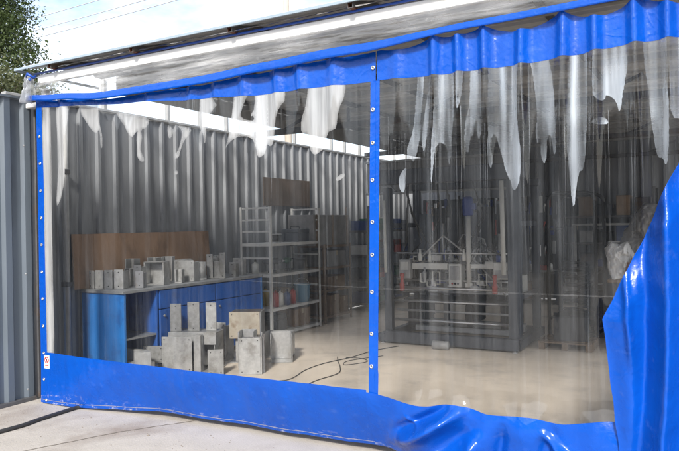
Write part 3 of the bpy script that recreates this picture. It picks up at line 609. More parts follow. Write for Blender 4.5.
# header strap, upper clear flap, film bunch
hs = panel(lambda x, z, o_: (x, -.078+.008*nz3(x*2, z*8, 2), z), -.07, 8.3, lambda x: interp(STRIP, x)-strip_h(x), lambda x: interp(STRIP, x), 340, 4).build('header_strap', 'vinyl', smooth=True, thick=.006)
tag(hs, 'long sagging blue strap running above both curtain panels', 'strap')
def flap_fn(u, v):
    x = -.02 + 8.3*u; zt, zb = 2.965, interp(STRIP, x) - .02
    z = zb + (zt-zb)*v; k = math.sin(PI*min(1, v*1.1))
    return (x, -.028 - .02*(1-v) - k*(.012+.018*nz3(x*1.1, z*9, 4)+.014*nz3(x*3.4+z*9, z*16, 9)), z)
uf = MB().grid(flap_fn, 420, 20).build('clear_upper_flap', 'film3', smooth=True); tag(uf, 'crumpled clear film flap between white band and blue strap', 'film')
def bunch(u, v):
    a = (u-.5)*1.6; z = 2.80 + .20*v; wd = .10 - .045*v
    return (-.07 + wd*a + .012*nz3(u*7, v*4, 1) + .07*v, -.09 + .05*math.sin(u*14) * (1-.5*v) + .02*nz3(u*5, v*6, 8) - .03*v, z - .03*(1-v)*math.sin(u*PI))
fb = MB().grid(bunch, 48, 24).build('film_bunch', 'bunch', smooth=True); tag(fb, 'whitish bunch of film hanging at the roof corner above the fence', 'film')
kn = tag(MB().tube([(-.02,-.12,3.0),(.02,-.14,3.02),(.05,-.10,2.99),(.03,-.06,3.01),(-.01,-.09,2.98),(.04,-.13,2.97)], .013, 8).build('tied_cord', 'bluepaint', smooth=True), 'blue cord knotted at the left roof corner', 'cord')

# big loose blue sheet hanging on the right
XL = [(0,4.99),(.35,4.94),(.62,4.91),(1.06,4.865),(1.20,4.93),(1.47,5.06),(1.71,5.17),(1.88,5.25),(2.3,5.44),(2.80,5.66)]
def sheet_fn(u, v):
    z = .01 + 2.78*v; xl = XL[-1][1]
    for (a, p), (b, q) in zip(XL, XL[1:]):
        if a <= z <= b: xl = p + (q-p)*(z-a)/(b-a); break
    xr = 6.75; x = xl + (xr-xl)*(u**1.5)
    rid = 5.115 + .055*z + .03*math.sin(z*2.1)
    k = 1 - .55*smooth(1.6, 2.7, z)
    y = -.14
    y -= .17*k*math.exp(-abs((x-rid)/.05)**1.6)
    y += .05*k*math.exp(-((x-rid+.115)/.04)**2)
    y -= .045*math.exp(-((x-(4.995-.06*(z-1.15)))/.02)**2)*smooth(.75, 1.0, z)*smooth(1.42, 1.2, z)
    for c, a, w_ in ((5.36,.10,.07),(5.62,.13,.08),(5.9,.10,.07),(6.2,.12,.09),(6.5,.1,.08)): y -= a*math.exp(-((x-c-.05*math.sin(z*2+c))/w_)**2)
    y += .05*(1-smooth(0, .12, x-xl))                       # edge curls inwards
    y += .02*nz3(x*3, z*1.6, 31) + .004*nz3(x*11, z*6, 37) + .012*smooth(5.06,5.2,x)*(abs(nz3(x*7+z*3, z*6-x*2, 51))-.2)
    return (x + .006*nz3(z*9, 3, 1)*(1-u), y, z)
SH = MB().grid(sheet_fn, 260, 170).build('loose_blue_sheet', 'vinyl', smooth=True, thick=.003)
tag(SH, 'loose blue vinyl sheet hanging in folds at the right edge', 'sheet')

# hose on the slab
hp = [(.49,-4.2),(.52,-2.6),(.47,-1.5),(.46,-.9),(.475,-.70),(.48,-.55),(.455,-.40),(.44,-.2),(.43,-.02),(.44,.12),(.30,.7),(.25,1.3),(.4,2.2)]
pts = []
for i in range(len(hp)-1):
    p0, p1, p2, p3 = hp[max(i-1,0)], hp[i], hp[i+1], hp[min(i+2, len(hp)-1)]
    for k in range(6):
        t = k/6; f = [.5*((2*b)+(-a+c)*t+(2*a-5*b+4*c-d)*t*t+(-a+3*b-3*c+d)*t**3) for a, b, c, d in zip(p0, p1, p2, p3)]
        pts.append((f[0], f[1], .0185))
tag(MB().tube(pts, .016, 10).build('hose', 'rubber', smooth=True), 'black hose running on the concrete under the left curtain corner', 'hose')

gr = MB(); rg = random.Random(8)
for k in range(420):
    x = rg.uniform(-.1, 6.5); y = -abs(rg.gauss(0, .5)) if rg.random() < .6 else rg.uniform(-2.6, 0); s_ = rg.uniform(.002, .007)*(1 if rg.random() < .93 else 2)
    vs = [(x+s_*math.cos(a)*rg.uniform(.7,1.2), y+s_*math.sin(a)*rg.uniform(.7,1.2), .0005) for a in (0,1.26,2.5,3.8,5)] + [(x, y, s_*rg.uniform(.5,.9))]
    gr.add(vs, [(i, (i+1) % 5, 5) for i in range(5)])
go = gr.build('grit', 'crack'); go['kind'] = 'stuff'; go['label'] = 'loose grit scattered on the concrete before the curtain'; go['category'] = 'grit'
# ------------------------------------------------------------------ workbench
B = thing('workbench', 'long blue steel workbench along the left wall', 'workbench', (-.37, 2.2, .004))
MB().box(-.665, .005, .94, 3.42, .915, .95).build('tabletop', 'bench_top', B, bevel=.004)
MB().box(-.655, -.005, .96, .99, .004, .913).build('end_panel', 'bench_blue', B, bevel=.003)
MB().box(-.655, -.005, 3.38, 3.41, .004, .913).build('end_panel', 'bench_blue', B, bevel=.003)
MB().box(-.645, -.015, 1.44, 1.465, .004, .91).build('divider', 'drawer', B, bevel=.002)
MB().box(-.665, -.647, 1.0, 3.38, .05, .91).build('back_panel', 'drawer', B)
MB().box(-.64, -.02, .995, 1.435, .42, .44).build('shelf', 'bench_top', B)
MB().box(-.64, -.05, .995, 3.375, .05, .07).build('shelf', 'bench_top', B)
for y0, y1 in ((1.48, 2.42), (2.435, 3.37)):
    MB().box(-.03, -.002, y0, y1, .70, .905).build('apron_panel', 'drawer', B, bevel=.004)
    d = MB().box(-.03, -.002, y0, y1, .08, .69).build('door', 'drawer', B, bevel=.004); MB().lathe((-.001, y0+.06, .62), [(.014,0),(.014,.012),(.009,.016)], 12, 'x').build('knob', 'silver', d)
pw = tag(MB().grid(lambda u, v: (-.655+.03*(1-v), .84+2.22*u, .955+.60*v + .01*nz3(u*4,0,1)), 12, 4).build('plywood_sheet', 'ply', thick=.018), 'stained brown plywood sheet standing behind the workbench', 'plywood')

# ------------------------------------------------------------------ welded steel brackets
def bracket(name, label, loc, rz, plates, mat='block', group=None):
    """a fabricated bracket: each plate is a part of its own"""
    t = thing(name, label, 'bracket', loc, rz, group); rb_ = random.Random(label)
    if mat == 'block': mat = rb_.choice(('block', 'block', 'block2', 'block3', 'block3'))
    for nm, b, mm in plates:
        o = MB().box(*b).build(nm, mm or (mat if rb_.random() < .8 else 'block'), t, bevel=.003, local=True)
        if nm in ('face', 'face_plate', 'upright', 'flange') and b[3]-b[2] < .02 and b[5]-b[4] > .15:      # bolt holes
            for zz in (b[4]+.03, b[5]-.03):
                for xx in ((b[0]+b[1])/2,) if b[1]-b[0] < .15 else (b[0]+.03, b[1]-.03): MB().lathe((xx, b[2]-.0015, zz), [(.007,0),(.007,.001)], 8, 'y').build('bolt_hole', 'rubber', o, local=True)
    return t
def u_plates(w_, d, h, t=.013, hole=True):
    return [('web', (-w_/2+t, w_/2-t, d-t, d, t, h), None), ('base', (-w_/2, w_/2, 0, d, 0, t), None), ('flange', (-w_/2, -w_/2+t, 0, d, t, h), None), ('flange', (w_/2-t, w_/2, 0, d, t, h), None)]
def front_plates(w_, d, h, t=.014):
    return [('face', (-w_/2, w_/2, 0, t, 0, h), None), ('flange', (-w_/2, -w_/2+t, t, d, 0, h*.92), None), ('flange', (w_/2-t, w_/2, t, d, 0, h*.92), None), ('lip', (-w_/2+t, w_/2-t, d-t, d, 0, h*.4), None)]
ZB = .951
row = [(-.61,1.04,.10,'leftmost thin steel bracket at the near end of the blue bench'),(-.49,1.06,.105,'second thin steel bracket from the near end of the blue bench'),(-.37,1.08,.10,'third thin steel bracket from the near end of the blue bench'),(-.245,1.11,.11,'fourth thin steel bracket standing at the near bench corner')]
for i, (x, y, w_, lab) in enumerate(row):
    bracket('steel_bracket', lab, (x, y, ZB), RAD(8+3*i), front_plates(w_, .12, .20+.004*i), group='steel brackets on the bench')
bracket('steel_bracket', 'fifth steel bracket of the bench row, turned sideways', (-.10, 1.27, ZB), RAD(25), front_plates(.09, .10, .185), group='steel brackets on the bench')
for i, (x, y) in enumerate(((-.55,1.55),(-.50,1.85))):
    bracket('steel_bracket', ('tall bracket in the rear bench row, against the plywood', 'rear bracket standing behind the open box on bench')[i], (x, y, ZB), RAD(10), u_plates(.13, .12, .30), group='steel brackets on the bench')
bracket('open_steel_box', 'open-sided shiny steel box on the middle of the bench', (-.235, 1.62, ZB), RAD(18), u_plates(.25, .16, .26)+[('lid', (-.125,.125,0,.16,.26,.268), None)], group='steel brackets on the bench')
bracket('open_steel_box', 'taller steel box with bright edge next along the bench', (-.24, 2.13, ZB), RAD(20), front_plates(.25, .18, .255)+[('cap', (-.125,.0,0,.18,.256,.262), None)], group='steel brackets on the bench')
cyl = thing('steel_pipe_ring', 'short fat steel pipe standing on bench behind the boxes', 'pipe', (-.26, 2.42, ZB)); 
MB().lathe((0,0,0), [(.085,0),(.085,.22),(.075,.22),(.075,.01)], 24).build('pipe_wall', 'block', cyl, smooth=True, local=True); MB().lathe((0,0,0), [(.097,.0),(.097,.02),(.086,.02)], 24).build('collar', 'block', cyl, local=True)
bracket('steel_bracket', 'upright U-shaped bracket with two tall flanges on bench', (-.16, 2.62, ZB), RAD(15), [('flange', (-.125,-.04,0,.012,0,.31), None), ('flange', (.05,.125,.02,.032,0,.33), None), ('web', (-.11,.11,.05,.062,0,.22), None), ('base', (-.12,.12,.0,.14,0,.008), None)], group='steel brackets on the bench')
bracket('steel_bracket', 'small steel bracket at the far end of the bench', (-.25, 3.18, ZB), RAD(10), front_plates(.14, .13, .23), group='steel brackets on the bench')
bracket('steel_bracket', 'narrow bracket standing on bench just before the rack', (-.46, 3.0, ZB), RAD(10), u_plates(.11, .10, .27), group='steel brackets on the bench')

more = [(-.45,1.42,.09,.10,.20,'short bracket tucked behind the first bench row'),(-.33,1.46,.10,.11,.24,'mid-height bracket just behind the fourth thin one'),(-.52,2.12,.14,.12,.30,'tall dull bracket behind the two steel boxes'),(-.46,2.42,.12,.12,.26,'bracket half hidden behind the fat pipe'),(-.34,2.83,.10,.10,.25,'bracket right of the upright U-shaped one'),(-.13,2.92,.09,.10,.19,'small bracket near the front bench edge before the last one'),(-.15,1.93,.09,.09,.16,'low bracket between the two steel boxes')]
for i, (x, y, w_, d_, h_, lab) in enumerate(more): bracket('steel_bracket', lab, (x, y, ZB), RAD(6+9*i % 40), front_plates(w_, d_, h_) if i % 2 else u_plates(w_, d_, h_), group='steel brackets on the bench')
# large brackets on the floor in front of the bench
bracket('welded_steel_bracket', 'big welded bracket with three upright plates on the workshop floor', (.27, 1.72, .005), RAD(20),
  [('foot_plate', (-.30,.30,-.22,.22,0,.012), None), ('face_plate', (-.29,.06,-.215,-.203,.012,.40), None), ('side_post', (.08,.16,-.215,-.135,.012,.42), None), ('cross_plate', (-.26,.30,-.10,.16,.42,.435), None), ('apron', (-.26,.30,-.112,-.10,.30,.435), None),
   ('upright', (-.255,-.125,-.06,-.046,.435,.745), None), ('upright', (-.065,.075,-.02,-.006,.435,.76), None), ('upright', (.135,.26,.02,.034,.435,.75), None), ('rear_plate', (-.28,.28,.19,.202,.012,.42), None), ('stiffener', (.27,.282,-.10,.19,.012,.42), None)], group='welded brackets on the floor')
bracket('welded_steel_bracket', 'small flat bracket leaning left of the big welded bracket', (-.02, 1.38, .005), RAD(24),
  [('face_plate', (-.12,.12,0,.01,.12,.30), None), ('foot_plate', (-.12,.12,0,.16,.108,.12), None), ('leg_plate', (-.11,-.098,.01,.15,0,.108), None), ('leg_plate', (.098,.11,.01,.15,0,.108), None)], group='welded brackets on the floor')
bracket('welded_steel_bracket', 'square stained plate bracket standing behind the front box bracket', (.60, 2.24, .005), RAD(28),
  [('face_plate', (-.19,.17,-.01,.0,.29,.60), 'block_brown'), ('box_side', (.172,.184,-.005,.30,.30,.60), None), ('box_top', (-.18,.17,.002,.30,.585,.597), 'steel_dark'), ('foot_plate', (-.2,.2,0,.3,.0,.012), None), ('pedestal', (-.13,.13,.05,.25,.012,.29), None)], group='welded brackets on the floor')
bracket('welded_steel_bracket', 'front box bracket with an open side beside the curtain band', (1.06, 1.80, .005), RAD(34),
  [('face_plate', (-.17,.06,-.012,.0,0,.40), None), ('side_plate', (.062,.074,-.01,.30,0,.41), None), ('rear_plate', (-.16,.06,.29,.30,0,.36), None), ('base', (-.16,.06,.002,.288,0,.012), None), ('lip', (.075,.10,.05,.062,.0,.40), None), ('lip', (.075,.10,.24,.252,.0,.40), None)], group='welded brackets on the floor')
bracket('welded_steel_bracket', 'dark low bracket in the shade behind the big bracket', (.75, 2.62, .005), RAD(15), u_plates(.34, .25, .30, .012), group='welded brackets on the floor')
fl_more = [(-.0,1.72,.20,.16,.34,14,'upright bracket in the gap left of the big welded bracket'),(.80,1.98,.18,.2,.42,25,'tall narrow bracket between big bracket and stained plate'),(.98,2.42,.26,.22,.34,35,'bracket in the shade behind the front box bracket'),(.20,2.2,.24,.2,.46,10,'tall dull bracket close to the bench front'),(.70,1.58,.17,.16,.28,40,'low bracket leaning on the front box bracket')]
for x, y, w_, d_, h_, a_, lab in fl_more: bracket('welded_steel_bracket', lab, (x, y, .005), RAD(a_), (u_plates if int(a_) % 2 else front_plates)(w_, d_, h_, .010), group='welded brackets on the floor')
rr = thing('cut_steel_ring', 'curved steel segment lying just above the blue band at left', 'steel segment', (-.05, 1.02, .004), RAD(12))
def arc_seg(r0, r1, a0, a1, z0, z1, n=18):
    mb = MB(); vs = []
    for k in range(n+1):
        a = a0+(a1-a0)*k/n
        for r, z in ((r0,z0),(r1,z0),(r1,z1),(r0,z1)): vs.append((r*math.cos(a), r*math.sin(a)*.55, z))
    fs = [(4*k+j, 4*k+(j+1)%4, 4*k+4+(j+1)%4, 4*k+4+j) for k in range(n) for j in range(4)] + [(0,1,2,3), (4*n+3,4*n+2,4*n+1,4*n)]
    return mb.add(vs, fs)
arc_seg(.20,.28,.2,PI-.2,.18,.30).build('curved_plate', 'block', rr, local=True); MB().box(-.26,.26,-.02,.14,0,.178).build('base', 'block', rr, local=True, bevel=.004)
MB().box(.12,.32,-.03,-.015,.10,.30).build('flange', 'block', rr, local=True, bevel=.003)

# ------------------------------------------------------------------ grey shelf rack
def rack(name, label, x0, x1, y0, y1, zs, top, mat='rack', a=.035, rungs=(), group=None, lean=0):
    t = thing(name, label, 'shelving rack', ((x0+x1)/2, (y0+y1)/2, .004), 0, group)
    for x in (x0, x1):
        for y in (y0, y1):
            sx = 1 if x == x0 else -1; sy = 1 if y == y0 else -1
            mb = MB().box(*sorted((x, x+sx*a)), *sorted((y, y+sy*.004)), .004, top).box(*sorted((x, x+sx*.004)), *sorted((y+sy*.0041, y+sy*a)), .004, top)
            mb.build('upright', mat, t)
    for z in zs:
        s_ = MB().box(x0+.006, x1-.006, y0+.006, y1-.006, z-.006, z+.0).build('shelf', mat, t)
        for x in (x0+.0045, x1-.0085): MB().box(x, x+.004, y0+.0365, y1-.0365, z-.04, z-.0065).build('lip', mat, s_)
        for y in (y0+.0045, y1-.0085): MB().box(x0+.0365, x1-.0365, y, y+.004, z-.04, z-.0065).build('lip', mat, s_)
    for z in rungs:
        for y in (y0+.01, y1-.03): MB().box(x0+.036, x1-.036, y, y+.015, z-.012, z+.012).build('rung', mat, t)
    return t
rack('shelf_rack', 'light grey open shelf rack beyond the end of the workbench', -.60, -.06, 3.70, 5.05, (.07,.43,.92,1.36), 1.89, rungs=(1.87,1.70,1.53,1.15,.68))
rack('shelf_rack', 'second rack with a pale board on top, next to grey rack', -.62, -.10, 5.25, 6.15, (.12,.55,.92,1.28), 1.30, 'wood', .04)
rack('shelf_rack', 'dark rack with parts trays near the left rear corner', -.62, -.12, 6.9, 8.7, (.15,.6,1.05,1.5), 1.95, 'steel_dark', .04)

def carton(label, x, y, z, w_, d, h, rz=0, name='cardboard_box', mat='carton', cat='box'):
    t = thing(name, label, cat, (x, y, z), rz)
    MB().box(-w_/2, w_/2, -d/2, d/2, 0, h).build('body', mat, t, bevel=.004, local=True)
    MB().box(-w_/2-.001, w_/2+.001, -.025, .025, h*.72, h+.002).build('tape', 'tape', t, local=True)
    MB().box(-w_/2, -.002, -d/2, d/2, h+.003, h+.007).build('flap', mat, t, local=True); MB().box(.002, w_/2, -d/2, d/2, h+.003, h+.007).build('flap', mat, t, local=True)
    return t
def pail(label, x, y, z, r, h, mat='bucket', name='bucket'):
    t = thing(name, label, 'bucket', (x, y, z))
    MB().lathe((0,0,0), [(r*.8,0),(r,h),(r*1.06,h),(r*1.06,h+.008),(r*.93,h+.008),(r*.75,.01)], 20).build('body', mat, t, smooth=True, local=True)
    MB().tube([(r*math.cos(a), .0, h + r*.8*math.sin(a)) for a in [PI*k/10 for k in range(11)]], .003, 6).build('handle', 'silver', t, smooth=True, local=True)
def can(label, x, y, z, r, h, mat, name='paint_can'):
    t = thing(name, label, 'can', (x, y, z)); MB().lathe((0,0,0), [(r,0),(r,h*.8),(r*.55,h*.9),(r*.3,h*.92),(r*.3,h)], 16).build('body', mat, t, smooth=True, local=True)
    MB().lathe((0,0,h), [(r*.36,0),(r*.36,.03),(r*.2,.035)], 12).build('cap', 'rubber', t, smooth=True, local=True)
def drill(label, x, y, z, rz, mat):
    t = thing('power_tool', label, 'tool', (x, y, z), rz)
    MB().lathe((0,0,.17), [(.02,-.20),(.035,-.18),(.045,-.08),(.045,.06),(.03,.10),(.018,.14)], 14, 'x').build('body', mat, t, smooth=True, local=True)
    MB().bar((-.02,0,.15), (-.05,0,.03), .045, .04).build('grip', 'rubber', t, local=True, bevel=.006); MB().box(-.10,.02,-.035,.035,0,.04).build('battery', 'rubber', t, local=True, bevel=.006)
    MB().lathe((.14,0,.17), [(.018,0),(.012,.05),(.004,.055)], 10, 'x').build('chuck', 'silver', t, smooth=True, local=True)
def spool(label, x, y, z, r, h, mat):
    t = thing('cable_spool', label, 'spool', (x, y, z))
    MB().lathe((0,0,0), [(r,0),(r,.012),(r*.45,.014),(r*.45,.016)], 20).build('flange', mat, t, local=True); MB().lathe((0,0,.014), [(r*.8,0),(r*.82,h/2),(r*.8,h-.03)], 20).build('winding', 'rubber', t, smooth=True, local=True); MB().lathe((0,0,h-.014), [(r*.45,0),(r,.002),(r,.014)], 20).build('flange', mat, t, local=True)
def toolbox(label, x, y, z, w_, d, h, mat, rz=0):
    t = thing('toolbox', label, 'toolbox', (x, y, z), rz)
    MB().box(-w_/2, w_/2, -d/2, d/2, 0, h*.66).build('tray', mat, t, bevel=.006, local=True); MB().box(-w_/2-.004, w_/2+.004, -d/2-.004, d/2+.004, h*.67, h).build('lid', mat, t, bevel=.012, local=True)
    MB().tube([(-w_/4,0,h),(-w_/4,0,h+.04),(w_/4,0,h+.04),(w_/4,0,h)], .009, 8).build('handle', 'rubber', t, smooth=True, local=True)
R1 = ((.071, 'bottom'), (.431, 'second'), (.921, 'third'), (1.361, 'top'))
carton('brown carton on the bottom shelf of the grey rack', -.33, 4.65, .071, .36, .42, .26)
toolbox('dark toolbox on the bottom shelf of the grey rack', -.33, 4.08, .071, .34, .30, .24, 'machine2')
pail('pale blue bucket on the second shelf of the grey rack', -.20, 4.72, .431, .13, .26)
can('red can on the second shelf of the grey rack', -.17, 3.95, .431, .055, .24, 'red'); can('ivory bottle beside red can on the grey rack', -.19, 4.10, .431, .05, .22, 'ivory'); can('navy can in second shelf row of the grey rack', -.17, 4.25, .431, .055, .20, 'darkblue_bin'); can('second red can nearer to the blue bucket', -.18, 4.42, .431, .05, .23, 'red')
can('yellow can at the back of the second rack shelf', -.42, 4.05, .431, .06, .25, 'yellow'); carton('small carton behind the cans on the grey rack', -.42, 4.5, .431, .22, .30, .22)
drill('dark power drill on the third shelf of the grey rack', -.25, 4.05, .921, RAD(70), 'machine'); drill('green power tool beside the drill on the grey rack', -.28, 4.45, .921, RAD(110), 'green')
spool('cable spool on the third shelf of the grey rack', -.30, 4.80, .921, .12, .18, 'machine'); can('pale jar at the near end of the third shelf', -.45, 3.85, .921, .05, .17, 'ivory')
toolbox('grey toolbox on the top shelf of the grey rack', -.30, 4.70, 1.361, .30, .42, .20, 'machine', .15); spool('small spool on the top shelf of the grey rack', -.33, 4.2, 1.361, .10, .13, 'steel_grey')
carton('large carton low on the second rack', -.34, 5.62, .121, .40, .36, .32, .1); carton('carton with tape at the far end of the second rack', -.32, 5.98, .121, .34, .25, .26)
carton('flat carton on the middle shelf of the second rack', -.34, 5.7, .551, .40, .6, .20, 0); carton('dark carton on the upper shelf of the second rack', -.34, 5.7, .921, .42, .62, .26, 0, mat='greybag')
tb = thing('pale_board_box', 'large pale board crate on top of the second rack', 'crate', (-.36, 5.55, 1.281)); MB().box(-.24,.24,-.6,.6,0,.50).build('body', 'greybag', tb, local=True, bevel=.006)
for y in (-.5, 0, .5): MB().box(.242,.256,y-.03,y+.03,.0,.5).build('batten', 'wood', tb, local=True)
cols = ['darkblue_bin','red','machine','darkblue_bin','ivory','green']
k = 0
for zi, z in enumerate((.151,.601,1.051,1.501)):
    for yi in range(5):
        y = 7.1 + yi*.36; nm = ('bottom','second','third','top')[zi]; pl = ('nearest','second nearest','middle','second farthest','farthest')[yi]
        t = thing('parts_tray', f'{pl} parts tray on the {nm} shelf of the dark rack', 'tray', (-.33, y, z), 0, 'parts trays in the rear corner')
        hh = .16+.1*random.random(); mm = cols[(k*5+zi) % 6]; k += 1
        mb = MB().box(-.2,.2,-.15,.15,0,.01).box(-.2,.2,-.15,-.142,.0101,hh).box(-.2,.2,.142,.15,.0101,hh).box(-.2,-.192,-.1419,.1419,.0101,hh).box(.192,.2,-.1419,.1419,.0101,hh*.6)
        mb.build('bin', mm, t, local=True); MB().grid(lambda u, v: (-.19+.38*u, -.14+.28*v, hh*.55+.03*nz3(u*6,v*6,y)), 10, 8).build('contents', 'machine2' if k % 2 else 'block', t, local=True)

# ------------------------------------------------------------------ welding machine
MC = thing('welding_machine', 'dark grey gantry machine with ivory carriages in the middle of the workshop', 'machine', (2.4, 4.7, .004))
def mp_(name, mat, *b, parent=MC, bevel=.006): return MB().box(*b).build(name, mat, parent, bevel=bevel)
x0, x1, yf, yb = 1.44, 3.32, 4.08, 5.5
mp_('base_beam', 'machine', x0+.08, x1-.01, yf, yf+.10, .03, .17); mp_('base_beam', 'machine', x0, x1, yb-.10, yb, .03, .14)
mp_('base_beam', 'machine', x0-.02, x0+.078, yf+.0, yb-.102, .03, .14); mp_('base_beam', 'machine', x1-.10, x1-.002, yf+.102, yb-.102, .03, .14)
mp_('cross_sill', 'steel_grey', x0+.35, x1-.12, yf+.42, yf+.52, .141, .21); mp_('cross_sill', 'steel_grey', x0+.35, x1-.12, yf+.80, yf+.88, .141, .25)
mp_('upright', 'machine', x0+.02, x0+.12, yf+.14, yf+.24, .142, 2.10); mp_('upright', 'machine', x1-.15, x1+.0, yf+.104, yf+.22, .142, 2.14)
mp_('upright', 'machine', x0+.0, x0+.10, yb-.2, yb-.11, .142, 2.10); mp_('upright', 'machine', x1-.12, x1-.02, yb-.2, yb-.11, .142, 2.10)
mp_('top_beam', 'machine', x0-.06, x1+.08, yf+.10, yf+.24, 2.142, 2.34); mp_('top_beam', 'machine', x0-.02, x1+.0, yb-.2, yb-.11, 2.102, 2.2)
mp_('side_rail', 'machine', x0+.03, x0+.09, yf+.25, yb-.21, 1.55, 1.62); mp_('side_rail', 'machine', x1-.10, x1-.04, yf+.23, yb-.21, 1.55, 1.62)
mp_('side_rail', 'machine', x0+.03, x0+.09, yf+.25, yb-.21, .62, .68); mp_('side_rail', 'machine', x1-.10, x1-.04, yf+.23, yb-.21, .62, .68)
MB().tube([(x0+.12, yf+.30, .735), (x1-.14, yf+.30, .735)], .021, 12).build('guide_rod', 'silver', MC, smooth=True)
MB().tube([(x0+.12, yf+.55, .66), (x1-.14, yf+.55, .66)], .018, 12).build('guide_rod', 'silver', MC, smooth=True)
for k, (xa, xb, za, zb, mm) in enumerate(((1.60,1.86,.142,.50,'machine2'),(2.44,2.62,.26,.50,'machine2'),(1.58,1.75,.76,1.02,'machine2'),(3.0,3.14,.142,.70,'machine2'))):
    mp_('drive_unit', mm, xa, xb, yf+.60, yf+.98, za, zb, bevel=.02)
for z, y, rr_ in ((.30,.26,.020),(.42,.34,.016),(.56,.24,.014),(.84,.36,.014),(1.20,.36,.012)): MB().tube([(x0+.12, yf+y, z), (x1-.14, yf+y, z)], rr_, 10).build('guide_rod', 'silver' if z != .42 else 'steel_grey', MC, smooth=True)
mp_('bed_plate', 'machine2', x0+.2, x1-.2, yf+.38, yf+1.1, .52, .58)
for x in (x0+.35, x0+.75, x1-.8, x1-.35): mp_('bed_leg', 'machine2', x, x+.07, yf+.45, yf+.52, .211, .519)
mp_('crossbar', 'ivory', 1.81, 2.32, yf+.28, yf+.34, .99, 1.075); mp_('crossbar', 'ivory', 2.64, 2.96, yf+.28, yf+.33, 1.01, 1.07)
cb = mp_('control_box', 'ivory', 2.34, 2.51, yf+.27, yf+.45, .76, 1.07); mp_('panel', 'steel_grey', 2.36, 2.49, yf+.262, yf+.269, .86, 1.04, parent=cb, bevel=.002)
for x in (2.39, 2.43, 2.47): MB().lathe((x, yf+.255, .81), [(.012,0),(.012,.012)], 10, 'y').build('button', 'red' if x < 2.4 else 'machine2', cb)
c2 = mp_('carriage', 'ivory', 2.95, 3.16, yf+.24, yf+.42, .88, 1.09); mp_('cover', 'steel_grey', 2.97, 3.14, yf+.232, yf+.239, .90, 1.0, parent=c2, bevel=.002)
c3 = mp_('carriage', 'steel_grey', 1.64, 1.80, yf+.24, yf+.42, .86, 1.12); mp_('cover', 'ivory', 1.66, 1.78, yf+.232, yf+.239, .98, 1.09, parent=c3, bevel=.002)
for x, y0_ in ((1.70, yf+.20), (2.98, yf+.20)):
    MB().lathe((x, y0_, .70), [(.035,0),(.035,.10),(.022,.12),(.022,.19),(.03,.20),(.03,.24)], 14).build('valve', 'red', MC, smooth=True)
MB().tube([(2.605, yf+.32, .77), (2.605, yf+.32, 1.70)], .032, 14).build('spindle_column', 'ivory', MC, smooth=True)
mo = MB().lathe((2.605, yf+.32, 1.70), [(.055,0),(.072,.02),(.072,.20),(.06,.24),(.035,.25)], 18).build('motor', 'motor', MC, smooth=True); MB().box(2.66,2.71,yf+.28,yf+.36,1.78,1.86).build('terminal_box', 'motor', mo, bevel=.005)
MB().tube([(1.49, yf+.13, .95), (1.48, yf+.13, 1.93)], .02, 10).build('white_pipe', 'ivory', MC, smooth=True)
MB().tube([(3.13, yf+.08, .95), (3.115, yf+.08, 2.12)], .029, 12).build('white_pipe', 'ivory', MC, smooth=True)
def loop(x, z, w_, h, y): return MB().tube([(x,y,z),(x,y,z+h),(x+w_,y,z+h),(x+w_,y,z),(x,y,z)], .010, 8)
loop(2.12,.80,.10,.16,yf+.26).build('handle', 'ivory', MC); loop(1.95,.82,.06,.12,yf+.26).build('handle', 'ivory', MC); loop(2.75,.80,.10,.14,yf+.28).build('handle', 'ivory', MC)
rnd = random.Random(5)
for k in range(20):                                                      # hydraulic hoses
    xa, xb = rnd.uniform(1.7, 3.1), rnd.uniform(1.7, 3.1); ya = yf+rnd.uniform(.3, .7)
    MB().tube([(xa, ya, rnd.uniform(.9,1.15)), (xa*.7+xb*.3, ya+.06, rnd.uniform(1.2,1.45)), (xa*.3+xb*.7, ya+.1, rnd.uniform(1.0,1.4)), (xb, ya+.12, rnd.uniform(.6,.9))], rnd.choice((.010,.014)), 7).build('hydraulic_hose', rnd.choice(('rubber','steel_grey','rubber','motor')), MC, smooth=True)
for k in range(9):
    xa = 1.7 + .17*k; mm = rnd.choice(('steel_grey','machine2','ivory','silver')); hh = rnd.uniform(.12,.32)
    mp_('clamp_block', mm, xa, xa+rnd.uniform(.07,.13), yf+.6+rnd.uniform(0,.3), yf+1.0+rnd.uniform(0,.1), .581, .60+hh)
for k in range(6):
    xa = 1.75 + .27*k; MB().tube([(xa, yf+.95, .58), (xa, yf+.95, 1.3+rnd.uniform(0,.5))], .018, 8).build('rear_column', rnd.choice(('silver','steel_grey','machine')), MC, smooth=True)
ft = MB().lathe((2.36, yf-.12, .06), [(.02,-.11),(.055,-.10),(.055,.10),(.02,.11)], 16, 'x').build('roller_foot', 'steel_grey', MC, smooth=True)
MB().tube([(2.36,yf-.10,.06),(2.36,yf+.01,.10)], .014, 8).build('foot_arm', 'machine2', MC)
for x, y in ((x1-.06, yf+.04), (x0+.03, yf+.05), (x1-.06, yb-.05), (x0+.04, yb-.05)): MB().lathe((x, y, .004), [(.035,0),(.035,.012),(.010,.014),(.010,.027)], 12).build('levelling_foot', 'silver', MC)

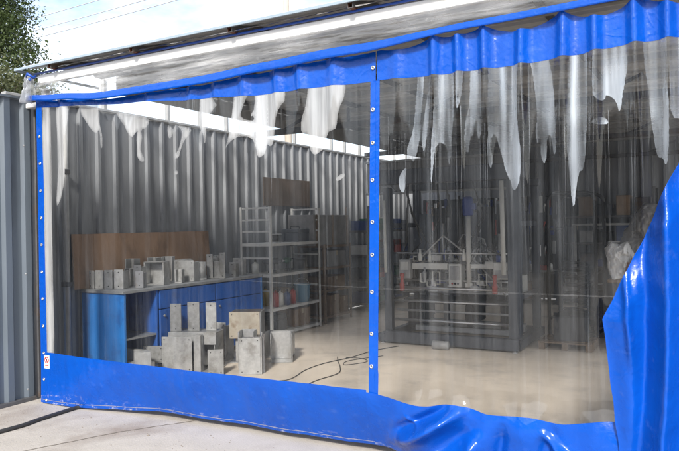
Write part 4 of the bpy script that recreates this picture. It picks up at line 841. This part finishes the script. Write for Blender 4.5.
for k in range(54):                                                     # fittings crowding the working zone
    xa = rnd.uniform(1.62, 3.12); ya = yf+rnd.uniform(.28, .55); za = rnd.choice((.76,.80,.86,1.08,1.10)); mm = rnd.choice(('ivory','silver','machine2','silver','machine','motor','ivory','steel_grey'))
    if k % 3 == 0: MB().lathe((xa, ya, za), [(.02,0),(.03,.02),(.03,.09),(.015,.11),(.015,.16)], 12, rnd.choice('xz')).build('fitting', mm, MC, smooth=True)
    elif k % 3 == 1: loop(xa, za, rnd.uniform(.05,.11), rnd.uniform(.06,.15), ya).build('pipe_loop', mm, MC, smooth=True)
    else: mp_('fitting_block', mm, xa, xa+rnd.uniform(.05,.12), ya, ya+.06, za, za+rnd.uniform(.04,.12), bevel=.008)
for k in range(7):                                                      # dark rear guards and control panels
    xa = x0+.14+k*.235; mp_('guard_panel', 'machine2' if k % 3 else 'machine', xa, xa+.20, yb-.30-.03*(k % 2), yb-.27-.03*(k % 2), .9+.05*(k % 2), 1.75+.08*(k % 3), bevel=.003)
for k in range(8):
    xa = rnd.uniform(1.6, 3.1); MB().tube([(xa, yf+.25, 2.14), (xa+rnd.uniform(-.1,.1), yf+.4, 1.75), (xa+rnd.uniform(-.25,.25), yf+.45, 1.35), (xa+rnd.uniform(-.3,.3), yf+.5, 1.1)], .011, 7).build('hanging_cable', 'rubber', MC, smooth=True)
# tubular frame and drums to the right of the machine
TF = thing('tubular_frame', 'dark rounded tubular frame standing right of the gantry machine', 'frame', (3.75, 5.6, .004))
def rloop(xa, xb, za, zb, y, r=.12, n=6):
    c = []
    for cx_, cz_, a0 in ((xb-r, zb-r, 0), (xa+r, zb-r, PI/2), (xa+r, za+r, PI), (xb-r, za+r, 1.5*PI)):
        for k in range(n+1): a = a0+PI/2*k/n; c.append((cx_+r*math.cos(a), y, cz_+r*math.sin(a)))
    return c + [c[0]]
for y in (5.2, 6.0): MB().tube(rloop(3.45, 4.05, .02, 1.98, y), .025, 8).build('loop', 'machine2', TF, smooth=True)
for z in (.3, .9, 1.5): 
    for x in (3.47, 4.03): MB().tube([(x,5.2,z),(x,6.0,z)], .018, 8).build('tie', 'machine2', TF, smooth=True)
MB().tube([(3.75+.16*math.cos(t*.7), 5.5+.16*math.sin(t*.7), .35+.012*t) for t in range(60)], .02, 7).build('coiled_hose', 'rubber', TF, smooth=True)
MB().box(3.5, 4.0, 5.25, 5.95, .30, .33).build('tray', 'steel_dark', TF)
for i, (x, y, lab) in enumerate(((3.95,6.45,'squat welding power source near the tubular frame'),(4.25,5.9,'taller control cabinet behind the tubular frame'))):
    t = thing('power_source', lab, 'cabinet', (x, y, .005), RAD(12)); h = (.62, 1.25)[i]
    bd = MB().box(-.19,.19,-.26,.26,.06,h).build('body', 'machine' if i else 'machine2', t, bevel=.012, local=True)
    MB().box(-.16,.16,-.272,-.262,h-.26,h-.05).build('control_panel', 'machine', t, bevel=.003, local=True)
    for j in range(3): MB().lathe((-.1+.1*j,-.29,h-.15), [(.022,0),(.022,.017)], 12, 'y').build('dial', 'machine2' if j else 'red', t, local=True)
    for j in range(6): MB().box(-.15,.15,-.266,-.2605,.12+.03*j,.132+.03*j).build('vent', 'rubber', t, local=True)
    for sx in (-.15,.15):
        for sy in (-.2,.2): MB().lathe((sx-.02,sy,.032), [(.03,0),(.03,.04)], 12, 'x').build('castor', 'rubber', t, local=True)
    MB().tube([(-.15,-.2,h),(-.15,-.2,h+.06),(.15,-.2,h+.06),(.15,-.2,h)], .012, 8).build('handle', 'silver', t, smooth=True, local=True)
def drum(label, x, y, r, h, mat):
    t = thing('steel_drum', label, 'drum', (x, y, .005)); MB().lathe((0,0,0), [(r,0),(r,h*.33),(r*1.03,h*.34),(r,h*.35),(r,h*.66),(r*1.03,h*.67),(r,h*.68),(r,h),(r*.95,h),(r*.95,h-.015)], 24).build('body', mat, t, smooth=True, local=True)
    MB().lathe((r*.5,0,h-.016), [(.03,0),(.03,.02)], 10).build('bung', 'silver', t, local=True)
drum('dark steel drum near the back wall, right of the frame', 3.9, 7.2, .29, .86, 'machine2'); drum('rust-brown drum beside the dark drum', 4.55, 7.4, .29, .86, 'rust')
PLt = thing('wooden_pallet', 'small wooden pallet on the floor right of the machine', 'pallet', (3.75, 4.75, .004))
for k in range(5): MB().box(3.45, 4.1, 4.5+k*.12, 4.58+k*.12, .085, .105).build('plank', 'wood', PLt, bevel=.003)
for x in (3.46, 3.74, 4.02): MB().box(x, x+.07, 4.5, 5.06, .005, .084).build('bearer', 'wood', PLt)
carton('grimy carton standing on the small pallet', 3.8, 4.8, .107, .42, .36, .30, .2, mat='machine2')

# right-hand table with wrapped bag
RT = thing('side_table', 'dark steel side table behind the loose blue sheet', 'table', (5.0, 5.1, .004))
MB().box(4.25, 5.9, 4.75, 5.5, .84, .88).build('tabletop', 'wood', RT, bevel=.004)
for x in (4.3, 5.8):
    for y in (4.8, 5.4): MB().box(x, x+.05, y, y+.05, .004, .839).build('leg', 'steel_dark', RT)
MB().box(4.3, 5.85, 4.82, 5.43, .25, .28).build('shelf', 'steel_dark', RT)
toolbox('black toolbox on the lower shelf of the side table', 4.7, 5.1, .281, .5, .35, .30, 'machine2'); carton('carton on the lower shelf of the side table', 5.3, 5.1, .281, .5, .4, .35)
def crumple(poly, cy_, th, seed, nu=72, nv=30):
    cx_ = sum(p[0] for p in poly)/len(poly); cz_ = sum(p[1] for p in poly)/len(poly)
    def R(a):
        d = Vector((math.cos(a), math.sin(a))); best = .1
        for (x0_, z0_), (x1_, z1_) in zip(poly, poly[1:]+poly[:1]):
            e = Vector((x1_-x0_, z1_-z0_)); den = d.x*e.y - d.y*e.x
            if abs(den) < 1e-6: continue
            px, pz = x0_-cx_, z0_-cz_; t = (px*e.y - pz*e.x)/den; s_ = (px*d.y - pz*d.x)/den
            if t > 0 and -.001 <= s_ <= 1.001: best = t
        return best
    def fn(u, v):
        a = 2*PI*u; ph = PI*(v-.5); r_ = R(a)*math.cos(ph)**.55 if 0 < v < 1 else 0
        x, z, y = cx_+r_*math.cos(a), cz_+r_*math.sin(a), cy_+th*math.sin(ph)
        k = abs(nz3(x*7+seed, z*6, y*6))*.11 + abs(nz3(x*16+seed, z*13, y*13))*.06 + abs(nz3(x*37+seed, z*29, y*30))*.025 - .05
        return (x - k*math.cos(a)*.5, y - k*(1 if ph < 0 else -1)*1.2, max(.884, z - k*.4))
    return MB().grid(fn, nu, nv)
bo = crumple([(4.42,.885),(4.38,1.30),(4.44,1.46),(4.55,1.66),(4.66,1.80),(4.90,1.78),(5.05,1.3),(5.0,.885)], 4.98, .20, 1, 130, 60).build('tarp_bundle', 'greybag', smooth=True); tag(bo, 'dusty grey tarpaulin bundle leaning beside the loose blue sheet', 'bundle')
b2 = crumple([(4.30,.885),(4.25,1.02),(4.24,1.25),(4.30,1.34),(4.38,1.30),(4.48,1.34),(4.58,1.15),(4.52,.885)], 4.80, .12, 6, 130, 60).build('plastic_bag', 'white', smooth=True); tag(b2, 'crumpled white plastic bag on the side table', 'bag')
br = thing('copper_offcuts', 'brown scrap strips sticking out beside the white bag', 'scrap', (4.52, 4.70, .885))
for k in range(6): MB().bar((4.44+.03*k, 4.68+.01*(k%3), .886), (4.50+.04*k, 4.66+.01*(k%2), 1.10+.05*(k%4)), .02, .006).build('strip', 'wood' if k % 2 else 'rust', br)

# tool board and shelf crowded with gear behind the machine
TB = thing('tool_board', 'dark board crowded with hanging tools behind the gantry machine', 'tool board', (2.1, 7.0, .004))
MB().box(.9, 3.3, 7.02, 7.05, .80, 2.02).build('board', 'machine2', TB, bevel=.004)
for x in (1.0, 3.2): MB().box(x, x+.06, 7.052, 7.11, .004, 2.02).build('post', 'steel_dark', TB)
MB().box(.9, 3.3, 6.78, 7.018, .80, .83).build('ledge', 'steel_grey', TB, bevel=.003)
rt = random.Random(33)
for k in range(120):
    x = .98 + 2.25*(k % 40)/40 + rt.uniform(-.02,.02); row_ = k//40; z = (1.05,1.42,1.75)[row_] + rt.uniform(-.04,.04); h = rt.uniform(.12,.27); mm = rt.choice(('silver','steel_grey','ivory','rubber','silver','motor','red','steel_grey','carton','machine'))
    if k % 4 == 0: MB().tube([(x,6.99,z),(x,6.99,z+h*.6),(x+.02,6.985,z+h)], [.008,.012,.02], 7).build('hanging_tool', mm, TB, smooth=True)
    elif k % 12 == 1: MB().lathe((x,7.0,z+h/2), [(.02+h*.16,-.006),(.02+h*.16,.006),(.015+h*.1,.007)], 14, 'y').build('hanging_disc', mm, TB)
    else: MB().box(x-.012-.02*rt.random(), x+.012+.03*rt.random(), 6.975, 7.012, z, z+h).build('hanging_tool', mm, TB, bevel=.004)
for k in range(26):
    x = 1.0 + 2.2*k/26; mm = rt.choice(('machine2','steel_grey','carton','ivory','darkblue_bin','red','silver')); hh = rt.uniform(.06,.2)
    if k % 2: MB().lathe((x, 6.88, .831), [(.04,0),(.04,hh*.8),(.02,hh)], 12).build('jar', mm, TB, smooth=True)
    else: MB().box(x-.036, x+.036, 6.80, 6.96, .831, .831+hh).build('parts_bin', mm, TB, bevel=.005)
# racks along the back wall with stacked stock
stock = ['carton','machine2','machine','darkblue_bin','machine','machine2','greybag','steel_dark']
for i, (xa, xb, nm) in enumerate(((.6, 2.4, 'left'), (2.75, 4.5, 'middle'), (4.9, 7.4, 'right'))):
    rack('rear_shelf_rack', f'{nm} of the dark racks along the back wall', xa, xb, 9.1, 9.75, (.12,.65,1.2,1.7)[:4 if i < 2 else 2], (2.2, 2.2, 1.15)[i], 'steel_dark', .045, group='racks along the back wall')
    n_ = 5 if i < 2 else 6
    for zi, z in enumerate((.121,.651,1.201,1.701)[:4 if i < 2 else 2]):
        for j in range(n_):
            wd = (xb-xa-.12)/n_; x = xa+.06+wd*(j+.5); hh = rnd.uniform(.18,.40)
            carton(f'stock box {("first","second","third","fourth","fifth","sixth")[j]} from the left on the {("bottom","second","third","top")[zi]} shelf of the {nm} rear rack', x, 9.42, z, wd*rnd.uniform(.7,.92), .5, hh, 0, 'stock_box', rnd.choice(stock))
ORD = ('first','second','third','fourth','fifth','sixth','seventh','eighth','ninth','tenth','eleventh','twelfth','thirteenth','last')
for k in range(14):
    x = 4.75 + .11*k
    tag(MB().tube([(x, 8.85+.02*(k % 3), .006), (x+.05, 9.02, 1.5+rnd.random()*.7)], rnd.choice((.018,.025,.03)), 8).build('leaning_pipe', rnd.choice(('steel_grey','machine','silver','rust')), smooth=True), f'{ORD[k]} from the left of the steel pipes leaning on the rear rack', 'pipe', 'pipes leaning on the rear rack')
tag(MB().box(3.2, 6.9, 8.3, 8.34, 1.52, 1.56).bar((3.25,8.32,0.006),(3.25,8.32,1.52),.04).bar((6.85,8.32,.006),(6.85,8.32,1.52),.04).build('hanging_rail', 'steel_grey', bevel=.003), 'long grey hanging rail before the back wall', 'rail')

# cables on the floor
def cable(label, pts, r=.008):
    q = []
    for i in range(len(pts)-1):
        p0, p1, p2, p3 = pts[max(i-1,0)], pts[i], pts[i+1], pts[min(i+2, len(pts)-1)]
        for k in range(7):
            t = k/7; f = [.5*((2*b)+(-a+c)*t+(2*a-5*b+4*c-d)*t*t+(-a+3*b-3*c+d)*t**3) for a, b, c, d in zip(p0, p1, p2, p3)]; q.append((f[0], f[1], .004+r))
    tag(MB().tube(q, r, 8).build('floor_cable', 'rubber', smooth=True), label, 'cable')
cable('dark cable running from the brackets to the machine across the floor', [(1.2,1.5),(1.53,1.71),(1.45,2.2),(1.46,2.6),(1.58,3.05),(1.62,3.5),(1.8,4.0)], .0055)
cable('dark cable curving towards the curtain on the pale floor', [(1.86,1.3),(1.82,1.8),(1.86,2.2),(1.72,2.5),(1.55,2.75),(1.40,3.0)], .0055)
cable('looped end of cable on the floor beside the blue seam', [(1.52,3.0),(1.72,3.02),(1.86,2.9),(1.80,2.72),(1.70,2.62),(1.64,2.8),(1.72,3.0),(1.9,3.3)], .0045)
